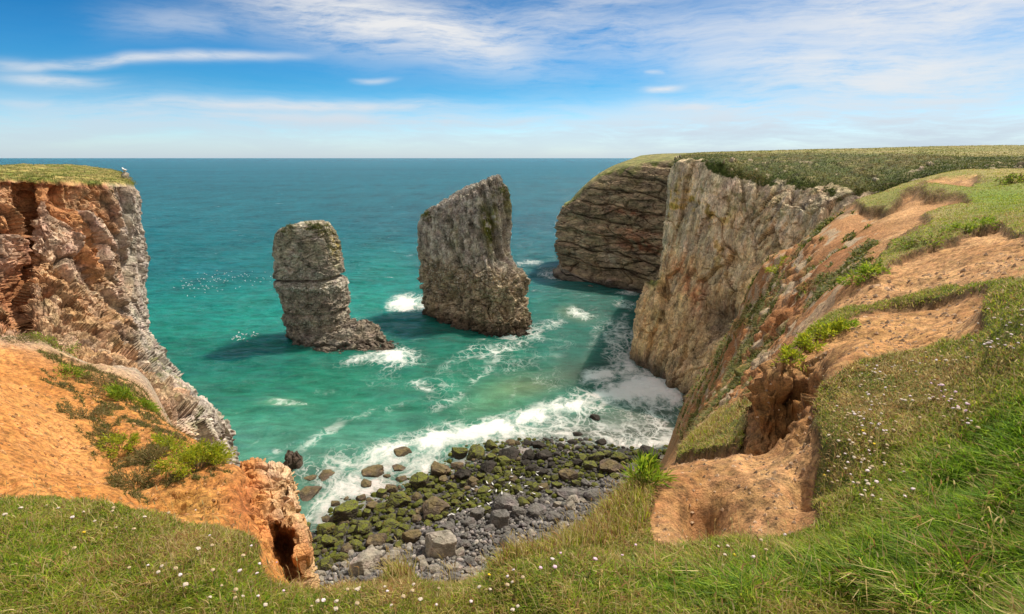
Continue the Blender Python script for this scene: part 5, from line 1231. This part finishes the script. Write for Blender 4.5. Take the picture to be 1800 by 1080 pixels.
# ------------------------------------------------------------------ leafy plants on the bare ground
M_STEM = plain('woody_stem', (.16, .10, .05), .8)
def plant(px, py, R, H, nl, cols, label, leafL, leafW, group='green plants on the bare banks', name='samphire_plant', cat='plant', seed=0, up=.55, stems=26):
    g = ground(px, py)
    if g is None: return
    r = np.random.default_rng(seed); k = r.integers(0, stems, nl)
    az = r.random(stems)*2*np.pi; rr = np.sqrt(r.random(stems))
    tipS = np.stack([np.cos(az)*rr*R, np.sin(az)*rr*R, H*(1-.55*rr**2)*(.75+.35*r.random(stems))], -1); baseS = tipS*np.array([.25, .25, 0])
    s = .35+.65*r.random(nl)**.7; B = baseS[k]*(1-s)[:, None]+tipS[k]*s[:, None]+r.normal(size=(nl, 3))*R*.07
    # follow the fall of the ground under the plant
    gz = np.array([ground_z(g.x+x, max(1.0, g.y+y))-g.z for x, y in zip(np.linspace(-R, R, 9).repeat(9), np.tile(np.linspace(-R, R, 9), 9))]).reshape(9, 9)
    ix = np.clip(((B[:, 0]+R)/(2*R)*8).round().astype(int), 0, 8); iy = np.clip(((B[:, 1]+R)/(2*R)*8).round().astype(int), 0, 8); B[:, 2] += np.clip(gz[ix, iy], -H, H)
    out = B*np.array([1, 1, up])+np.array([0, 0, H*.4])+r.normal(size=(nl, 3))*R*.5; out /= np.linalg.norm(out, axis=1)[:, None]
    side = np.cross(out, r.normal(size=(nl, 3))); side /= np.linalg.norm(side, axis=1)[:, None]
    L = leafL*(.6+.7*r.random(nl)); Wd = leafW*(.7+.6*r.random(nl)); nrm = np.cross(side, out)
    m = B+out*(L*.55)[:, None]+nrm*(L*.08)[:, None]; tp = B+out*L[:, None]-np.array([0, 0, 1])*(L*.12)[:, None]
    V = np.stack([B, m-side*(Wd/2)[:, None], m+side*(Wd/2)[:, None], tp], 1).reshape(-1, 3); q = np.arange(nl)[:, None]*4+np.array([[0, 1, 3, 2]])
    c = np.asarray(cols, np.float32)[r.integers(0, len(cols), nl)]*(.75+.5*r.random(nl))[:, None]
    o = put(name, None, loc=g); tag(o, label, cat, group)
    put('foliage', mesh_np('foliage', V, q, cols=np.repeat(c, 4, 0)), M_LEAF, o)
    Vs = []; Fs = []
    for i in range(stems):
        d = tipS[i]-baseS[i]; a = np.array([.006, 0, 0])*R*2; b = np.array([0, .006, 0])*R*2; k0 = i*6
        Vs += [baseS[i]-a-b, baseS[i]+a-b, baseS[i]+b, tipS[i]-a*.4-b*.4, tipS[i]+a*.4-b*.4, tipS[i]+b*.4]
        Fs += [[k0, k0+1, k0+4, k0+3], [k0+1, k0+2, k0+5, k0+4], [k0+2, k0, k0+3, k0+5]]
    put('stem', mesh_np('stem', np.array(Vs), np.array(Fs)), M_STEM, o)
    return o
LIME = [(.19, .30, .018), (.26, .36, .025), (.12, .20, .018), (.32, .36, .03)]
YEL = [(.38, .41, .018), (.28, .36, .02), (.46, .45, .03), (.19, .25, .018)]
OLI = [(.15, .135, .04), (.21, .165, .06), (.11, .12, .03), (.26, .19, .08)]
plant(232, 712, .36, .30, 2300, LIME, 'fresh green bushy plant below the left cliff, the greenest on the bank', .070, .013, seed=1)
plant(345, 826, .42, .32, 3000, YEL, 'largest yellow-green plant on the edge of the orange bank', .055, .011, seed=2)
plant(300, 792, .26, .2, 1100, YEL, 'yellow-green plant just left of the largest one', .050, .010, seed=3)
plant(212, 788, .24, .18, 1000, YEL, 'yellow-green plant midway down the orange bank', .050, .010, seed=4)
plant(128, 660, .24, .13, 700, LIME, 'small flat green plant at the top of the bank by the cliff foot', .06, .014, seed=5)
plant(95, 612, .55, .22, 900, OLI+LIME, 'grassy green clump on the skyline of the orange bank', .10, .014, seed=6)
plant(30, 598, .4, .12, 500, OLI, 'dry clump on the orange bank at the picture edge', .08, .012, seed=7)
plant(180, 680, .55, .18, 1300, OLI, 'dull olive clump left of the greenest plant', .075, .009, seed=8)
plant(150, 735, .40, .15, 900, OLI, 'dry olive clump in the middle of the orange bank', .07, .009, seed=9)
plant(270, 810, .36, .15, 1200, OLI, 'dry olive clump under the yellow-green plants', .065, .008, seed=10)
plant(240, 858, .24, .16, 1000, OLI, 'dry brownish clump beside the shaded gully', .06, .008, seed=11)
plant(375, 790, .28, .15, 900, OLI+YEL, 'olive clump behind the largest yellow-green plant', .06, .010, seed=12)
plant(1452, 592, .20, .13, 800, YEL, 'yellow-green plant on the left edge of the path', .050, .012, seed=13)
plant(1480, 580, .16, .10, 500, LIME, 'green plant with purple flower on the left edge of the path', .05, .012, seed=14)
plant(1415, 612, .18, .10, 600, YEL, 'trailing yellow-green plant at the brink under the path', .05, .012, seed=15)
plant(1388, 634, .14, .08, 400, YEL, 'lowest trailing plant at the brink under the path', .05, .012, seed=16)
plant(1520, 487, .36, .2, 700, LIME, 'green plant where the upper path bends to the slope', .08, .02, seed=17)
plant(1131, 846, .12, .13, 420, LIME, 'spiky green plant with a purple flower at the lip of the cove', .10, .010, seed=18, up=1.4, stems=16)
plant(1155, 820, .06, .06, 160, LIME, 'small green sprig at the left tip of the worn bank', .05, .010, seed=19)
plant(1700, 406, .5, .15, 500, LIME, 'dark green clump on the far turf edge', .10, .02, seed=20)
plant(1625, 425, .6, .14, 500, LIME+OLI, 'grassy clump above the upper path', .10, .02, seed=21)
plant(1370, 470, .9, .4, 500, YEL, 'yellow-green growth on the crest of the red slope', .22, .05, seed=22)
plant(1780, 322, .9, .4, 500, OLI+LIME, 'low bush on the far clifftop grass', .22, .05, seed=23)
log('plants')

# ------------------------------------------------------------------ thrift and other flowers
def mat_attr(name, rough=.7, tr=.2):
    m, N = new_mat(name); finish(N, N.attr('col'), rough, .2, None, tr); return m
M_PETAL = mat_attr('petals')
def flower_meshes():
    V, F = IV2.copy(), IF2; out = {}
    r = np.random.default_rng(2)
    for kind, c0, c1 in (('cream', C(.55, .44, .29), C(.40, .29, .16)), ('white', C(.66, .58, .50), C(.50, .40, .29)), ('pink', C(.62, .36, .52), C(.68, .52, .60)), ('pale pink', C(.66, .52, .58), C(.66, .60, .56)), ('yellow', C(.75, .56, .02), C(.65, .42, .02)), ('purple', C(.36, .05, .38), C(.48, .12, .45))):
        v = V*np.array([1, 1, .72])*(.82+.34*r.random(len(V)))[:, None]
        col = lerp(c0, c1, r.random(len(V)))*(.75+.4*r.random(len(V)))[:, None]; col[V[:, 2] < -.45] = (.30, .24, .12)
        out[kind] = mesh_np('thrift_head', v*np.array([.0088, .0088, .0066]), tris=F, cols=col, smooth=False)
    return out
FM = flower_meshes()
def stem_mesh(h):
    th = np.linspace(0, 2*np.pi, 5, endpoint=False); rows = []
    for k, (z, b) in enumerate(((-h, 0), (-h*.5, .006), (0, 0))): rows.append(np.stack([.0011*np.cos(th)+b, .0011*np.sin(th), 0*th+z], -1))
    V = np.concatenate(rows); return mesh_np('flower_stem', V, grid_quads(3, 5, closed=True), cols=np.repeat(C(.24, .25, .10)[None], 15, 0))
SM = {h: stem_mesh(h) for h in (.03, .06, .09, .12)}
def flower(px, py, kind, h, s, label, group, cat='flower', name='thrift_flower', skip=0):
    g0 = ground(px, py, skip)
    if g0 is None: return False
    d = g0.y*cp-(g0.z-CZ)*sp; g = ground(px, py+h*930/d, skip)
    if g is None or abs(g.y-g0.y) > 1.2: g = g0-Vector((0, 0, h*.6))
    o = put(name, None, loc=(g.x, g.y, g.z+h)); rr = FRNG.uniform
    o.rotation_euler = (rr(-.35, .35), rr(-.35, .35), rr(0, 6.28)); o.scale = (s, s, s); tag(o, label, cat, group)
    a = put('flower_head', FM[kind], M_PETAL, o); b = put('stem', SM[h], M_LEAF, o)
    return True
FRNG = np.random.default_rng(77)
FZ = [ # centre, spread, angle, count, kinds, stem, label, group
 ((1512, 745), (34, 42), 0, 66, ('cream', 'white', 'cream', 'pale pink'), .06, 'cream thrift head in the dense drift at the brink of the worn bank', 'thrift in the dense drift'),
 ((1500, 812), (40, 24), 20, 26, ('cream', 'white', 'pale pink'), .06, 'cream thrift head below the dense drift, above the long grass', 'thrift below the dense drift'),
 ((1570, 690), (60, 26), 5, 34, ('cream', 'white', 'cream', 'pale pink'), .06, 'pale thrift head scattered in the brown dry turf of the right bank', 'thrift in the brown turf'),
 ((1675, 710), (34, 14), 38, 30, ('white', 'cream', 'pale pink', 'pink'), .06, 'pale thrift head in the slanting line across the right bank', 'thrift in the slanting line'),
 ((1590, 643), (80, 8), -4, 24, ('cream', 'pale pink', 'white'), .06, 'small thrift head along the turf edge under the path', 'thrift along the path edge'),
 ((1740, 604), (24, 7), -5, 20, ('cream', 'cream', 'pale pink'), .12, 'long-stalked thrift head standing out against the eroded earth', 'long-stalked thrift'),
 ((1775, 560), (26, 26), 0, 18, ('white', 'pale pink', 'cream'), .06, 'thrift head on the tussock at the right edge of the picture', 'thrift on the right tussock'),
 ((1540, 860), (30, 16), 0, 10, ('white', 'pale pink'), .06, 'white thrift head at the edge of the long green grass', 'thrift at the long grass'),
 ((370, 1005), (75, 36), 15, 22, ('cream', 'white', 'pale pink'), .06, 'thrift head in the turf at lower left, before the hollow pillar', 'thrift at lower left'),
 ((130, 905), (80, 12), 4, 12, ('white', 'cream', 'pale pink'), .06, 'thrift head on the upper edge of the left turf', 'thrift on the left turf edge'),
 ((480, 990), (26, 16), 20, 8, ('pink', 'pale pink'), .09, 'pink thrift head beside the foot of the hollow pillar', 'pink thrift by the pillar'),
 ((640, 1045), (90, 22), 0, 20, ('cream', 'pale pink', 'white'), .06, 'thrift head in the turf below the beach', 'thrift below the beach'),
 ((830, 1030), (70, 26), 0, 16, ('cream', 'white', 'pale pink'), .06, 'pale thrift head at the bottom middle of the turf', 'thrift at bottom middle'),
 ((960, 985), (70, 9), -8, 8, ('pink', 'pale pink'), .09, 'pink thrift head on the brink above the grey beach', 'pink thrift on the brink'),
 ((1330, 965), (60, 16), -8, 8, ('pale pink', 'white', 'cream'), .06, 'thrift head along the near edge of the worn bank', 'thrift at the near scrape edge')]
for (cx, cy), (sx, sy), an, cnt, kinds, h, label, group in FZ:
    c_, s_ = math.cos(math.radians(an)), math.sin(math.radians(an)); k = 0
    for _ in range(cnt*3):
        if k >= cnt: break
        u, v = FRNG.normal()*sx, FRNG.normal()*sy; x, y = cx+u*c_-v*s_, cy+u*s_+v*c_
        if not (5 < x < 1795 and y < 1075): continue
        if group.endswith('drift') and x < 1440: continue
        kind = kinds[int(FRNG.integers(0, len(kinds)))]; sz = FRNG.uniform(.6, 1.1)
        if flower(x, y, kind, h, sz, kind+' '+label.split(' ', 1)[1] if label.split(' ', 1)[0] in ('cream', 'pale', 'pink', 'white') else kind+' '+label, group): k += 1
for i, (x, y) in enumerate(((795, 1012), (835, 1010), (1515, 757), (1650, 635), (1627, 628), (1590, 860), (150, 935), (1205, 972), (1290, 975), (1535, 780), (1780, 525), (110, 980), (1448, 835), (860, 1010))):
    flower(x, y, 'yellow', .03, .8, 'small yellow trefoil flower dotted in the turf', 'yellow flowers in the turf', 'flower', 'trefoil_flower')
flower(1113, 826, 'purple', .12, 1.5, 'purple thistle-like flower above the spiky plant at the lip', None, 'flower', 'knapweed_flower')
flower(1484, 566, 'purple', .06, 1.5, 'purple flower above the green plant on the path edge', None, 'flower', 'knapweed_flower')
# loose grit on the worn earth
def grit():
    B, r = pick((VIS & (msoil > .7) & (GY < 9))*(.15+.85*sst(n2+.5*n1, -.1, .3)), 11000, 40); n = len(B); k = np.array([(1, 0, 0), (-1, 0, 0), (0, 1, 0), (0, -1, 0), (0, 0, .8), (0, 0, -.6)])
    R = (.0015+.0120*r.random(n)**5)*np.maximum(1, B[:, 1]*.42)
    V = B[:, None]+k[None]*R[:, None, None]*(.6+.8*r.random((n, 6, 1))); T = np.array([(0, 2, 4), (2, 1, 4), (1, 3, 4), (3, 0, 4), (2, 0, 5), (1, 2, 5), (3, 1, 5), (0, 3, 5)])
    px, py = proj(B); c = np.where((px < 700)[:, None], C(.58, .31, .13), C(.56, .38, .24))*(.40+.75*r.random(n))[:, None]
    o = put('grit', mesh_np('grit', V.reshape(-1, 3), tris=(np.arange(n)[:, None, None]*6+T[None]).reshape(-1, 3), cols=np.repeat(c, 6, 0), smooth=False), M_PETAL); tag(o, 'loose grit and crumbs of earth on the worn banks', 'gravel', None, 'stuff')
grit()
log('done', len(bpy.data.objects))
